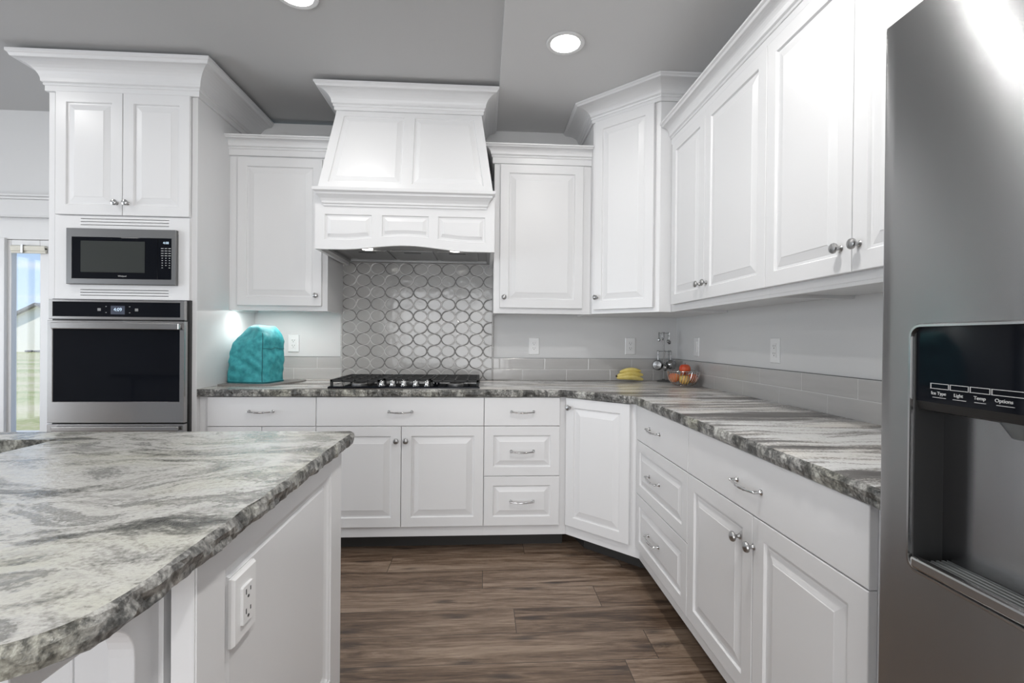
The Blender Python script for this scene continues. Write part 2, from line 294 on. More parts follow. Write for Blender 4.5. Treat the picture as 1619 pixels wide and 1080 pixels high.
# ================================================================== mesh helpers
def inset(poly, d):
    n = len(poly); out = []
    for i in range(n):
        p0, p1, p2 = Vector(poly[i - 1]), Vector(poly[i]), Vector(poly[(i + 1) % n])
        e1 = (p1 - p0).normalized(); e2 = (p2 - p1).normalized()
        n1 = Vector((-e1.y, e1.x)); n2 = Vector((-e2.y, e2.x))
        k = 1 + n1.dot(n2)
        out.append(tuple(p1 + (n1 + n2) * (d / max(k, 0.2))))
    return out
class MB:
    def __init__(s): s.b = bmesh.new(); s.mi = 0
    def _f(s, vs):
        try:
            f = s.b.faces.new(vs); f.material_index = s.mi; return f
        except ValueError: return None
    def box(s, x0, x1, y0, y1, z0, z1, M=None):
        v = [Vector((x, y, z)) for x in (x0, x1) for y in (y0, y1) for z in (z0, z1)]
        if M: v = [M @ p for p in v]
        v = [s.b.verts.new(p) for p in v]
        for q in ((0, 1, 3, 2), (4, 6, 7, 5), (0, 4, 5, 1), (2, 3, 7, 6), (0, 2, 6, 4), (1, 5, 7, 3)): s._f([v[i] for i in q])
        return s
    def loops(s, L, cap0=True, cap1=True, closed=True):
        R = [[s.b.verts.new(p) for p in l] for l in L]
        n = len(R[0])
        for a, c in zip(R, R[1:]):
            for i in range(n if closed else n - 1):
                j = (i + 1) % n; s._f([a[i], a[j], c[j], c[i]])
        if cap0: s._f(R[0][::-1])
        if cap1: s._f(R[-1])
        return R
    def prism(s, poly, axis, a, c):
        def P(p, t):
            return {'x': (t, p[0], p[1]), 'y': (p[0], t, p[1]), 'z': (p[0], p[1], t)}[axis]
        s.loops([[P(p, a) for p in poly], [P(p, c) for p in poly]]); return s
    def lathe(s, prof, n=20, M=None):
        """profile [(radius, height)] round z"""
        L = []
        for r, h in prof:
            l = [Vector((max(r, 1e-5) * math.cos(2 * PI * i / n), max(r, 1e-5) * math.sin(2 * PI * i / n), h)) for i in range(n)]
            L.append([M @ p for p in l] if M else l)
        s.loops(L); return s
    def tube(s, pts, r, n=8, closed=False):
        pts = [Vector(p) for p in pts]; N = len(pts); L = []
        up = Vector((0, 0, 1)); prev = None
        for i, p in enumerate(pts):
            if closed: t = pts[(i + 1) % N] - pts[i - 1]
            else: t = pts[min(i + 1, N - 1)] - pts[max(i - 1, 0)]
            t.normalize()
            if prev is None:
                a = up if abs(t.z) < 0.9 else Vector((1, 0, 0)); x = t.cross(a).normalized()
            else: x = (prev - t * prev.dot(t)).normalized()
            prev = x; y = t.cross(x); rr = r[i] if isinstance(r, (list, tuple)) else r
            L.append([p + (x * math.cos(2 * PI * k / n) + y * math.sin(2 * PI * k / n)) * rr for k in range(n)])
        if closed: L.append(L[0])
        s.loops(L, not closed, not closed); return s
    def ball(s, c, r, nu=16, nv=10, fn=None):
        L = []
        for j in range(nv + 1):
            th = PI * j / nv
            l = []
            for i in range(nu):
                ph = 2 * PI * i / nu
                d = Vector((math.sin(th) * math.cos(ph), math.sin(th) * math.sin(ph), -math.cos(th)))
                if j in (0, nv): d = Vector((1e-4 * math.cos(ph), 1e-4 * math.sin(ph), d.z))
                k = fn(d) if fn else 1.0
                rr = r if not isinstance(r, tuple) else None
                l.append(Vector(c) + (d * r * k if rr is not None else Vector((d.x * r[0], d.y * r[1], d.z * r[2])) * k))
            L.append(l)
        s.loops(L); return s
    def sweep(s, path, prof, closed_prof=True):
        """crown moulding: path [(x,y)], outward = right hand side of travel; prof [(out,z)]"""
        P = [Vector(p) for p in path]; N = len(P); L = []
        for i, p in enumerate(P):
            d = []
            if i > 0: d.append((P[i] - P[i - 1]).normalized())
            if i < N - 1: d.append((P[i + 1] - P[i]).normalized())
            ns = [Vector((t.y, -t.x)) for t in d]
            nn = ns[0] if len(ns) == 1 else (ns[0] + ns[1]) / (1 + ns[0].dot(ns[1]))
            L.append([(p.x + nn.x * o, p.y + nn.y * o, z) for o, z in prof])
        s.loops(L); return s
    def build(s, name, m, parent=None, smooth=False, bevel=0, loc=None):
        bmesh.ops.recalc_face_normals(s.b, faces=s.b.faces)
        me = bpy.data.meshes.new(name); s.b.to_mesh(me); s.b.free()
        for q in (m if isinstance(m, (list, tuple)) else [m]): me.materials.append(q)
        if smooth:
            for p in me.polygons: p.use_smooth = True
            try: me.set_sharp_from_angle(angle=math.radians(35))
            except Exception: pass
        o = bpy.data.objects.new(name, me); C.objects.link(o)
        if parent: o.parent = parent
        if loc: o.location = loc
        if bevel:
            b = o.modifiers.new('bevel', 'BEVEL'); b.width = bevel; b.segments = 2; b.limit_method = 'ANGLE'; b.angle_limit = math.radians(40)
        return o
def thing(name, label, cat, loc=(0, 0, 0), rz=0, group=None):
    o = bpy.data.objects.new(name, None); C.objects.link(o); o.location = loc; o.rotation_euler = (0, 0, rz)
    o.empty_display_size = 0.1
    o['label'] = label; o['category'] = cat
    if group: o['group'] = group
    return o
def tag(o, label, cat, group=None):
    o['label'] = label; o['category'] = cat
    if group: o['group'] = group
    return o
def struct(o): o['kind'] = 'structure'; return o
def copy_tree(o, parent=None):
    c = o.copy(); C.objects.link(c); c.parent = parent
    for ch in [x for x in bpy.data.objects if x.parent == o]: copy_tree(ch, c)
    return c
def text(name, body, size, m, parent, M, extrude=0.0004):
    cu = bpy.data.curves.new(name, 'FONT'); cu.body = body; cu.size = size; cu.align_x = 'CENTER'; cu.align_y = 'CENTER'; cu.extrude = extrude
    t = bpy.data.objects.new(name, cu); C.objects.link(t)
    me = bpy.data.meshes.new_from_object(t.evaluated_get(bpy.context.evaluated_depsgraph_get()))
    bpy.data.objects.remove(t); bpy.data.curves.remove(cu)
    me.transform(M); me.materials.clear(); me.materials.append(m)
    o = bpy.data.objects.new(name, me); C.objects.link(o); o.parent = parent
    return o
TXT = Matrix.Rotation(PI / 2, 4, 'X')      # text upright, facing -y

# ---- cabinet parts, all in the cabinet's own frame: x along the front, y into the cabinet, face at y=0
RAISED = [(0.052, 0.0), (0.0545, 0.0035), (0.0565, 0.0075), (0.064, 0.0075), (0.066, 0.0068), (0.092, 0.0012), (0.094, 0.0)]
RAISED_D = [(0.050, 0.0), (0.0525, 0.0035), (0.0545, 0.0075), (0.061, 0.0075), (0.063, 0.0068), (0.083, 0.0012), (0.085, 0.0)]
def front(root, name, x0, x1, z0, z1, raised=RAISED, y=-0.020, t=0.019, m=None, gap=0.0015):
    x0 += gap; x1 -= gap; z0 += gap; z1 -= gap
    poly = [(x0, z0), (x1, z0), (x1, z1), (x0, z1)]
    mb = MB(); L = [(0, t), (0, 0.002), (0.0008, 0.0006), (0.0022, 0.0)] + (raised or [])
    mb.loops([[(p[0], y + dy, p[1]) for p in inset(poly, d)] for d, dy in L])
    return mb.build(name, m or M_white, root)
_knob = None; _pull = None
def knob(door, x, z, y=-0.020):
    global _knob
    if _knob is None:
        Mx = Matrix.Rotation(PI / 2, 4, 'X')
        mb = MB(); mb.lathe([(0.0088, 0), (0.0088, 0.0015), (0.0062, 0.004), (0.0048, 0.009), (0.0052, 0.013), (0.0095, 0.016), (0.0145, 0.0195), (0.0155, 0.0235), (0.0135, 0.0275), (0.008, 0.030), (0, 0.031)], 22, Mx)
        _knob = mb.build('knob', M_nickel, door, True); o = _knob
    else:
        o = bpy.data.objects.new('knob', _knob.data); C.objects.link(o); o.parent = door
    o.location = (x, y, z); return o
def pull(drawer, x, z, y=-0.020):
    global _pull
    if _pull is None:
        mb = MB(); Mx = Matrix.Rotation(PI / 2, 4, 'X')
        for sg in (-1, 1):
            mb.lathe([(0.0085, 0), (0.0085, 0.002), (0.0055, 0.005), (0.0042, 0.012), (0.0048, 0.022), (0.003, 0.026), (0, 0.027)], 14, Matrix.Translation((sg * 0.062, 0, 0)) @ Mx)
        pts = []; rad = []
        for i in range(25):
            a = -1 + 2 * i / 24
            pts.append((a * 0.064, -0.0215 - 0.007 * (1 - a * a), -0.0035 * (1 - a * a))); rad.append(0.0036 + 0.0016 * math.exp(-(a * 3.5) ** 2) + (0.0013 if abs(abs(a) - 0.33) < 0.05 else 0))
        mb.tube(pts, rad, 10)
        _pull = mb.build('handle', M_chrome, drawer, True); o = _pull
    else:
        o = bpy.data.objects.new('handle', _pull.data); C.objects.link(o); o.parent = drawer
    o.location = (x, y, z); return o
def crown_prof(z0, h, proj, fr):
    """frieze board then bead and cove; z0 bottom of the frieze, h total height"""
    c = h - fr
    P = [(-0.005, z0), (0.010, z0), (0.012, z0 + 0.003), (0.012, z0 + fr - 0.004), (0.016, z0 + fr - 0.002), (0.018, z0 + fr + 0.004), (0.016, z0 + fr + 0.008),
         (0.022, z0 + fr + 0.012)]
    a, b_ = (0.024, z0 + fr + 0.014), (proj - 0.014, z0 + fr + c * 0.74)
    for i in range(9):
        t = i / 8; an = t * PI / 2
        P.append((a[0] + (b_[0] - a[0]) * (1 - math.cos(an)), a[1] + (b_[1] - a[1]) * math.sin(an)))
    P += [(proj - 0.012, z0 + fr + c * 0.76), (proj - 0.008, z0 + fr + c * 0.84), (proj - 0.002, z0 + fr + c * 0.88), (proj, z0 + fr + c * 0.90), (proj, z0 + h), (-0.005, z0 + h)]
    return P

# ================================================================== room shell
ZL, ZRc = 2.640, 2.614
XS = 0.080          # where the two ceiling fields meet
struct(MB().box(XL, XR + 0.1, YR, YB + 0.1, -0.08, 0).build('floor', M_floor))
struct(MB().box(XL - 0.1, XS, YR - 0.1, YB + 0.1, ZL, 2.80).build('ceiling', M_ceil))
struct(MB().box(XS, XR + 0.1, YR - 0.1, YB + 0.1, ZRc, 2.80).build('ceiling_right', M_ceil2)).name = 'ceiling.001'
struct(MB().box(XR, XR + 0.1, YR - 0.1, YB + 0.1, 0, ZRc).build('wall_right', M_wall))
def wall_x(name, y0, y1, xa, xb, holes):
    mb = MB(); x = xa
    for (h0, h1, z0, z1) in holes:
        mb.box(x, h0, y0, y1, 0, ZL)
        if z0 > 0: mb.box(h0, h1, y0, y1, 0, z0)
        mb.box(h0, h1, y0, y1, z1, ZL); x = h1
    mb.box(x, xb, y0, y1, 0, ZRc)
    return struct(mb.build(name, M_wall))
wall_x('wall_back', YB, YB + 0.1, XL, XR, [(-4.72, -2.80, 0.0, 1.96)])
wall_x('wall_rear', YR - 0.1, YR, XL, XR, [(-4.75, -3.05, 0.15, 2.15), (-1.85, 0.45, 0.15, 2.15)])
mb = MB(); mb.box(XL - 0.1, XL, YR, -1.0, 0, ZL); mb.box(XL - 0.1, XL, 1.6, YB, 0, ZL); mb.box(XL - 0.1, XL, -1.0, 1.6, 0, 0.15); mb.box(XL - 0.1, XL, -1.0, 1.6, 2.15, ZL)
struct(mb.build('wall_left', M_wall))

def window_rear(n, x0, x1, z0, z1):
    mb = MB()
    for a in ((x0 - .08, x1 + .08, z1, z1 + .09), (x0 - .08, x1 + .08, z0 - .09, z0), (x0 - .08, x0, z0, z1), (x1, x1 + .08, z0, z1)): mb.box(a[0], a[1], YR - .02, YR + .02, a[2], a[3])
    mb.box((x0 + x1) / 2 - .025, (x0 + x1) / 2 + .025, YR - .06, YR - .03, z0, z1); mb.box(x0, x1, YR - .06, YR - .03, (z0 + z1) / 2 - .02, (z0 + z1) / 2 + .02)
    struct(mb.build('window_%d' % n, M_vinyl))
window_rear(1, -4.75, -3.05, 0.15, 2.15); window_rear(2, -1.85, 0.45, 0.15, 2.15)
mb = MB(); mb.box(XL - .06, XL - .03, .27, .33, .15, 2.15)
for a in ((-1.08, 1.68, 2.15, 2.24), (-1.08, 1.68, .06, .15), (-1.08, -1.0, .15, 2.15), (1.6, 1.68, .15, 2.15)): mb.box(XL - .02, XL + .02, *a)
struct(mb.build('window_3', M_vinyl))

# glazed patio door beside the oven tower
mb = MB()
mb.box(-4.90, -2.62, YB - .022, YB, 1.955, 2.062); mb.box(-4.92, -2.60, YB - .034, YB, 2.062, 2.078); mb.box(-4.92, -2.60, YB - .048, YB, 2.078, 2.092); mb.box(-4.92, -2.60, YB - .030, YB, 1.948, 1.958)
struct(mb.build('trim_1', M_trim, bevel=0.003))
dr = struct(MB().box(-4.72, -2.80, YB + .012, YB + .075, 1.812, 1.96).box(-4.72, -4.64, YB + .012, YB + .075, 0, 1.82).box(-2.815, -2.795, YB - .002, YB + .075, 0, 1.82).box(-3.155, -3.085, YB + .000, YB + .075, 0, 1.82).build('door_1', M_vinyl, bevel=0.003))
for (a, c) in ((-3.085, -2.815), (-4.64, -3.155)):
    lf = MB()
    w = 0.024
    lf.box(a, a + w, YB + .02, YB + .06, .02, 1.81).box(c - 0.070, c, YB + .02, YB + .06, .02, 1.81).box(a + w, c - .070, YB + .02, YB + .06, 1.775, 1.81).box(a + w, c - .070, YB + .02, YB + .06, .02, .17)
    o = lf.build('door_leaf', M_vinyl, dr, bevel=0.004)
    MB().box(a + w + .002, c - 0.072, YB + .038, YB + .044, .17, 1.775).build('glass_pane', M_glass, o)
mb = MB(); mb.tube([(-3.045, YB + .004, 1.758), (-2.835, YB + .004, 1.758)], 0.013, 10)
mb.tube([(-3.045, YB + .006, 1.728), (-2.835, YB + .006, 1.728)], 0.008, 8); mb.tube([(-3.045, YB + .004, 1.745), (-2.835, YB + .004, 1.745)], 0.011, 10)
bl = mb.build('rolled_blind', M_blind, None, True); tag(bl, 'cream blind rolled up at the top of the patio door glass', 'blind')
MB().box(-2.975, -2.962, YB - .014, YB + .01, 1.722, 1.775).build('bracket', M_nickel, bl)
struct(MB().box(XL, -4.72, YB - .015, YB, 0, .12).box(-2.795, -2.27, YB - .015, YB, 0, .12).build('baseboard_back', M_trim))

# ================================================================== outdoors
g = MB(); g.loops([[(x, YB + .1, -.12), (x, 8, -.12), (x, 60, -.82), (x, 110, -1.2), (x, 110, -1.4), (x, YB + .1, -.3)] for x in (-110, 30)]); struct(g.build('lawn', M_grass))
struct(MB().box(-7.5, -1.5, YB + .12, 6.5, -0.14, -0.03).build('patio_slab', M_patio))
barn = thing('barn', 'cream gabled outbuilding with grey roof standing beyond the lawn, seen through the patio door', 'building', (-50.7, 58.0, -0.78))
MB().prism([(-6.4, 0), (6.4, 0), (6.4, 2.15), (0, 5.35), (-6.4, 2.15)], 'y', 0, 14).build('wall', M_barn, barn)
MB().prism([(7.0, 1.80), (7.0, 2.10), (0, 5.62), (-7.0, 2.10), (-7.0, 1.80), (0, 5.32)], 'y', -0.5, 14.5).build('roof', M_roof, barn)
sh = thing('woodpile', 'low dark row of logs at the foot of the outbuilding', 'woodpile', (-50.2, 57.0, -0.77))
for i in range(5): MB().tube([(-1 + i * 0.9, 0, .12), (-.3 + i * 0.9, 0, .12)], 0.12, 8).build('log', M_roof, sh)
pc = thing('patio_chair', 'grey patio chair with curved arm outside the glass door', 'chair', (-4.92, 4.85, -0.03), 0.5)
mb = MB(); mb.box(-.25, .25, -.25, .25, .40, .44); mb.build('seat', M_patiochair, pc, bevel=.01)
mb = MB(); mb.loops([[(-.25, .22, .45), (.25, .22, .45), (.25, .25, .45), (-.25, .25, .45)], [(-.23, .34, .92), (.23, .34, .92), (.23, .37, .92), (-.23, .37, .92)]]); mb.build('backrest', M_patiochair, pc, bevel=.01)
for sx_ in (-1, 1):
    MB().tube([(sx_ * .27, -.26 + .0, .0), (sx_ * .28, -.26, .45), (sx_ * .28, -.24, .60), (sx_ * .28, -.15, .66), (sx_ * .28, .1, .67), (sx_ * .27, .28, .64)], .02, 8).build('armrest', M_patiochair, pc, True)
    MB().tube([(sx_ * .22, .22, .40), (sx_ * .24, .27, 0)], .018, 8).build('leg', M_patiochair, pc, True)

# ================================================================== oven tower
TW = 2.260 - 1.515
tower = thing('oven_cabinet', 'tall white cabinet housing the microwave and wall oven, left of the range wall', 'cabinet', (-2.260, 2.640, 0))
mb = MB()
# carcass with openings for the two appliances
mb.box(0, .030, 0, .645, .10, 2.50).box(TW - .030, TW, 0, .645, .10, 2.50).box(.030, TW - .030, .05, .645, .10, 2.50)
mb.box(.030, TW - .030, 0, .05, 2.455, 2.50).box(.030, TW - .030, 0, .05, 1.800, 1.835).box(.030, TW - .030, 0, .05, 1.352, 1.385).box(.030, TW - .030, 0, .05, .10, .20)
mb.build('carcass', M_white, tower, bevel=.0015)
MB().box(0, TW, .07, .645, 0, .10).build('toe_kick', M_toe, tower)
d = front(tower, 'door', .045, .379, 1.818, 2.455); knob(d, .352, 1.882)
d = front(tower, 'door', .379, .716, 1.818, 2.455); knob(d, .406, 1.882)
# flat filler panel round the microwave with vent slots
mb = MB(); px0, px1, pz0, pz1 = .046, .716, 1.378, 1.812; hx0, hx1, hz0, hz1 = .118, .660, 1.457, 1.745
sl = [(.17, .61)]
def strip(xa, xb, za, zb, slots):
    z = za
    for s_ in slots:
        mb.box(xa, xb, -.018, 0, z, s_ - .0018)
        mb.box(xa, .172, -.018, 0, s_ - .0018, s_ + .0018); mb.box(.612, xb, -.018, 0, s_ - .0018, s_ + .0018); z = s_ + .0018
    mb.box(xa, xb, -.018, 0, z, zb)
strip(px0, px1, pz0, hz0, (1.402, 1.4165, 1.431)); strip(px0, px1, hz1, pz1, (1.7675, 1.7835, 1.799))
mb.box(px0, hx0, -.018, 0, hz0, hz1); mb.box(hx1, px1, -.018, 0, hz0, hz1)
fp = mb.build('vented_filler_panel', M_white, tower)
for z in (1.395, 1.761): MB().box(.165, .620, -.004, -.001, z, z + .044).build('vent_backing', M_groove, fp)
MB().sweep([(0, .645), (0, 0), (TW, 0), (TW, .645)][::1], crown_prof(2.455, .160, .115, .032)).build('crown', M_white, tower)
front(tower, 'drawer', .045, .716, .12, .34)

# microwave
mw = thing('microwave', 'built-in microwave with grey steel surround set above the wall oven', 'microwave', (-1.871, 2.600, 1.458))
MB().box(-.255, .255, .03, .45, .01, .275).build('housing', M_black, mw)
mb = MB(); O = [(-.271, 0), (.271, 0), (.271, .287), (-.271, .287)]; I = [(-.243, .028), (.250, .028), (.250, .243), (-.243, .243)]
mb.loops([[(p[0], .020, p[1]) for p in O], [(p[0], .002, p[1]) for p in O], [(p[0], 0, p[1]) for p in inset(O, .002)], [(p[0], 0, p[1]) for p in I], [(p[0], .006, p[1]) for p in inset(I, .001)], [(p[0], .022, p[1]) for p in inset(I, .001)]], False, False)
mb.build('trim_frame', M_dark_steel, mw)
MB().box(-.242, .180, .001, .03, .029, .242).build('door', M_blackglass, mw, bevel=.001)
cp = MB().box(.181, .249, .001, .03, .029, .242).build('control_panel', M_blackglass, mw, bevel=.001)
MB().box(-.199, .117, -.0003, .002, .062, .223).build('window', M_glass_window, mw)
text('logo', 'Whirlpool', .0100, M_text, mw, Matrix.Translation((.006, -.0006, .043)) @ TXT)
text('clock', '4:08', .017, M_display, mw, Matrix.Translation((.222, -.0004, .2185)) @ TXT)
mb = MB()
for r in range(9):
    for c in range(3):
        if r == 8 and c == 1: continue
        w = .006 if r < 4 else .003
        x = .204 + c * .018; z = .190 - r * .0125
        mb.box(x - w, x + w, -.0006, .001, z - .0015, z + .0015)
mb.build('keypad_legends', M_text, cp)

# wall oven
ov = thing('wall_oven', 'stainless wall oven with wide black glass window set in the tall cabinet', 'oven', (-1.8785, 2.600, .50))
mb = MB(); mb.box(-.310, .310, .045, .62, .02, .85); mb.build('housing', M_black, ov)
mb = MB()
O = [(-.337, .776), (.332, .776), (.332, .877), (-.337, .877)]; I = [(-.318, .790), (.310, .790), (.310, .866), (-.318, .866)]
mb.loops([[(p[0], .020, p[1]) for p in O], [(p[0], -.010, p[1]) for p in O], [(p[0], -.012, p[1]) for p in inset(O, .002)], [(p[0], -.012, p[1]) for p in I], [(p[0], -.008, p[1]) for p in inset(I, .001)], [(p[0], .020, p[1]) for p in inset(I, .001)]], False, False)
cf = mb.build('control_frame', M_steel, ov)
cp = MB().box(-.317, .309, -.0095, .02, .791, .865).build('control_glass', M_blackglass, ov)
MB().box(-.035, .034, -.0102, -.009, .803, .847).build('display', M_screen, cp)
text('clock', '4:09', .024, M_display, cp, Matrix.Translation((0, -.0110, .827)) @ TXT)
M_dim = mat('dim legend', (.22, .22, .22), .5)
for x in (-.092, .092): MB().box(x - .008, x + .008, -.0102, -.009, .820, .834).build('touch_key', M_dim, cp)
for x in (-.058, .058):
    for z in (.812, .843): MB().box(x - .003, x + .003, -.0102, -.009, z - .002, z + .002).build('touch_key', M_dim, cp)
mb = MB()
O = [(-.338, .245), (.334, .245), (.334, .769), (-.338, .769)]; I = [(-.314, .352), (.312, .352), (.312, .728), (-.314, .728)]
mb.loops([[(p[0], .020, p[1]) for p in O], [(p[0], -.016, p[1]) for p in O], [(p[0], -.018, p[1]) for p in inset(O, .002)], [(p[0], -.018, p[1]) for p in I], [(p[0], -.014, p[1]) for p in inset(I, .003)], [(p[0], .020, p[1]) for p in inset(I, .003)]], False, False)
dr_ = mb.build('oven_door', M_steel, ov)
MB().box(-.311, .309, -.0155, .02, .355, .725).build('window', M_blackglass, dr_)
hd = MB(); P = []
hd.box(-.300, .322, -.046, -.028, .726, .760)
hd.box(-.298, -.275, -.032, -.018, .732, .754).box(.297, .320, -.032, -.018, .732, .754)
hd.build('handle', M_steel, dr_, bevel=.004)
mb = MB().box(-.338, .334, -.018, .02, .020, .238); lo = mb.build('lower_drawer', M_steel, ov, bevel=.002)
MB().box(-.302, .318, -.040, -.027, .205, .229).box(-.31, -.29, -.032, -.018, .208, .226).box(.284, .304, -.032, -.018, .208, .226).build('handle', M_steel, lo, bevel=.004)
MB().box(-.345, .340, .021, .045, .01, .882).build('gap_gasket', M_black, ov)

# ================================================================== base cabinets
BZ0, BZ1 = .10, .874
def base(label, loc, rz, w, depth=.600, stL=0.0, stR=0.0, toe=.115):
    r = thing('base_cabinet', label, 'cabinet', loc, rz)
    MB().box(0, w, 0, depth, BZ0, BZ1).build('carcass', M_white, r, bevel=.001)
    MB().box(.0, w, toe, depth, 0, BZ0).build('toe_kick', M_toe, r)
    return r
BYF = 2.672; ZS, ZM = .712, .434; ZB = .158; ZT = .872
# three-drawer unit left of the cooktop, mostly behind the island
c = base('white base cabinet left of the cooktop cabinet, mostly hidden behind the island', (-1.515, BYF, 0), 0, .617)
d = front(c, 'drawer', .048, .617, ZS, ZT, None); pull(d, .328, .794)
d = front(c, 'door', .048, .332, ZB, ZS); knob(d, .306, .64)
d = front(c, 'door', .332, .617, ZB, ZS); knob(d, .358, .64)
# cooktop cabinet
c = base('white base cabinet under the cooktop with one wide drawer and two doors', (-.898, BYF, 0), 0, .907)
d = front(c, 'drawer', 0, .907, ZS, ZT, None); pull(d, .450, .792)
d = front(c, 'door', 0, .456, ZB, ZS); knob(d, .430, .634)
d = front(c, 'door', .456, .907, ZB, ZS); knob(d, .482, .634)
# drawers right of the cooktop
c = base('white three-drawer base cabinet between the cooktop cabinet and the angled corner', (.009, BYF, 0), 0, .463)
for z0, z1, rs in ((ZS, ZT, None), (ZM, ZS, RAISED_D), (ZB, ZM, RAISED_D)):
    d = front(c, 'drawer', 0, .423, z0, z1, rs); pull(d, .213, (z0 + z1) / 2)
# angled corner: own pentagon carcass
dg = .316; DL = dg * math.sqrt(2)
c = thing('corner_base_cabinet', 'white angled corner base cabinet with one tall door', 'cabinet', (.472, BYF, 0), -PI / 4)
def loc45(x, y, ox, oy):      # world -> local of a -45 deg frame
    dx, dy = x - ox, y - oy; k = math.sqrt(.5)
    return ((dx - dy) * k, (dx + dy) * k)
pg = [loc45(x, y, .472, BYF) for x, y in ((.4725, BYF), (.788, BYF - dg), (1.349, BYF - dg), (1.349, 3.287), (.4725, 3.287))]
MB().prism(pg, 'z', BZ0, BZ1).build('carcass', M_white, c)
pg2 = [(.048, .115), (DL - .048, .115), pg[2], pg[3], pg[4]]
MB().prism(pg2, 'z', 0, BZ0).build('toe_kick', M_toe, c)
d = front(c, 'door', .006, DL - .048, ZB, ZT); knob(d, .034, .818)
# right run
XF = .788
c = base('white three-drawer base cabinet on the right run beside the angled corner', (XF, BYF - dg, 0), -PI / 2, .606, .560)
for z0, z1, rs in ((ZS - .012, ZT, None), (ZM, ZS - .012, RAISED_D), (ZB, ZM, RAISED_D)):
    d = front(c, 'drawer', .004, .606, z0, z1, rs); pull(d, .258, (z0 + z1) / 2)
c = base('white base cabinet on the right run beside the fridge with wide drawer and two doors', (XF, BYF - dg - .606, 0), -PI / 2, .880, .560)
d = front(c, 'drawer', 0, .845, ZS - .012, ZT, None); pull(d, .412, .778)
d = front(c, 'door', 0, .434, ZB, ZS - .012); knob(d, .366, .613)
d = front(c, 'door', .434, .845, ZB, ZS - .012); knob(d, .440, .613)

# ================================================================== countertops
def chisel_top(name, outer, rough_flags, holes, z1, th, m_top, m_edge, step=.012, amp=.0035, seed=1, parent=None):
    """slab whose flagged sides are hand-chiselled; outer is CCW, rough_flags per segment i -> i+1"""
    rnd = random.Random(seed); pts = []; rf = []
    for i, p in enumerate(outer):
        q_ = outer[(i + 1) % len(outer)]; L = math.dist(p, q_); n = max(1, int(L / step)) if rough_flags[i] else 1
        for k in range(n):
            t = k / n; pts.append((p[0] + (q_[0] - p[0]) * t, p[1] + (q_[1] - p[1]) * t)); rf.append(rough_flags[i])
    N = len(pts); nor = []
    for i in range(N):
        a, c_ = Vector(pts[i - 1]), Vector(pts[(i + 1) % N]); t = (c_ - a).normalized(); nor.append(Vector((t.y, -t.x)))
    mb = MB(); b = mb.b
    zs = [(z1, 0.0), (z1 - .003, .0025), (z1 - th * .30, .006), (z1 - th * .62, .005), (z1 - th * .9, .002), (z1 - th, -.003)]
    rings = []
    for j, (z, o) in enumerate(zs):
        ring = []
        for i in range(N):
            e = 0
            if rf[i] and rf[i - 1]:
                e = o + amp * (noise.noise((pts[i][0] * 26, pts[i][1] * 26, z * 60 + seed)) * 1.6 + noise.noise((pts[i][0] * 90, pts[i][1] * 90, z * 120)) * .9)
                if j == 0: e = amp * noise.noise((pts[i][0] * 18, pts[i][1] * 18, seed)) * 1.2
            ring.append(b.verts.new((pts[i][0] + nor[i].x * e, pts[i][1] + nor[i].y * e, z)))
        rings.append(ring)
    mb.mi = 1
    for a, c_ in zip(rings, rings[1:]):
        for i in range(N): mb._f([a[i], a[(i + 1) % N], c_[(i + 1) % N], c_[i]])
    mb.mi = 0
    for ring, z in ((rings[0], z1), (rings[-1], z1 - th)):
        ed = [b.edges.get((ring[i], ring[(i + 1) % N])) for i in range(N)]
        for h in holes:
            hv = [b.verts.new((x, y, z)) for x, y in h]
            for i in range(len(hv)): ed.append(b.edges.new((hv[i], hv[(i + 1) % len(hv)])))
        bmesh.ops.triangle_fill(b, use_beauty=True, use_dissolve=False, edges=ed)
    for h in holes:
        tv = [[v for v in b.verts if abs(v.co.x - x) < 1e-6 and abs(v.co.y - y) < 1e-6 and abs(v.co.z - z) < 1e-6][0] for z in (z1, z1 - th) for x, y in h]
        n = len(h)
        mb.mi = 1  # hole walls reuse the darker edge granite to paint in their shade
        for i in range(n): mb._f([tv[i], tv[(i + 1) % n], tv[n + (i + 1) % n], tv[n + i]])
    return mb.build(name, [m_top, m_edge], parent)
CT = .914; TH = .040
k = .030 * math.tan(PI / 8)
FY = BYF - .030; FX = XF - .030
L_out = [(-1.5145, FY), (.472 - k, FY), (XF - .030, BYF - dg - k), (XF - .030, .868), (1.3495, .868), (1.3495, 3.2875), (-1.5145, 3.2875)]
# left tip wraps slightly past the tower front as in the photo
top = chisel_top('countertop', L_out, [1, 1, 1, 0, 0, 0, 0], [], CT, TH, M_gran, M_grane, seed=2)
tag(top, 'streaked grey granite countertop running along the back wall and right wall', 'countertop')

# ================================================================== backsplash tiles
struct(MB().box(-1.514, -.952, YB - .009, YB, CT + .0005, 1.063).box(.068, XR, YB - .009, YB, CT + .0005, 1.063).build('trim_2', M_subx))
struct(MB().box(XR - .009, XR, .87, YB - .009, CT + .0005, 1.063).build('trim_3', M_suby))
struct(MB().box(-1.514, -.952, YB - .010, YB, 1.063, 1.066).box(.068, XR, YB - .010, YB, 1.063, 1.066).box(XR - .010, XR, .87, YB - .009, 1.063, 1.066).build('trim_4', mat('steel tile edge', (.18, .18, .18), .4, .6)))
ap = MB().box(-.940, .060, YB - .010, YB - .0005, CT + .0005, 1.765).build('arabesque_backsplash', M_arab)
tag(ap, 'glossy grey lantern-pattern tile panel on the wall between cooktop and hood', 'backsplash')
MB().tube([(-.946, YB - .008, CT + .001), (-.946, YB - .008, 1.36)], .007, 10).build('pencil_trim', M_subx, ap, True)
MB().tube([(.065, YB - .008, CT + .001), (.065, YB - .008, 1.355)], .007, 10).build('pencil_trim', M_subx, ap, True)

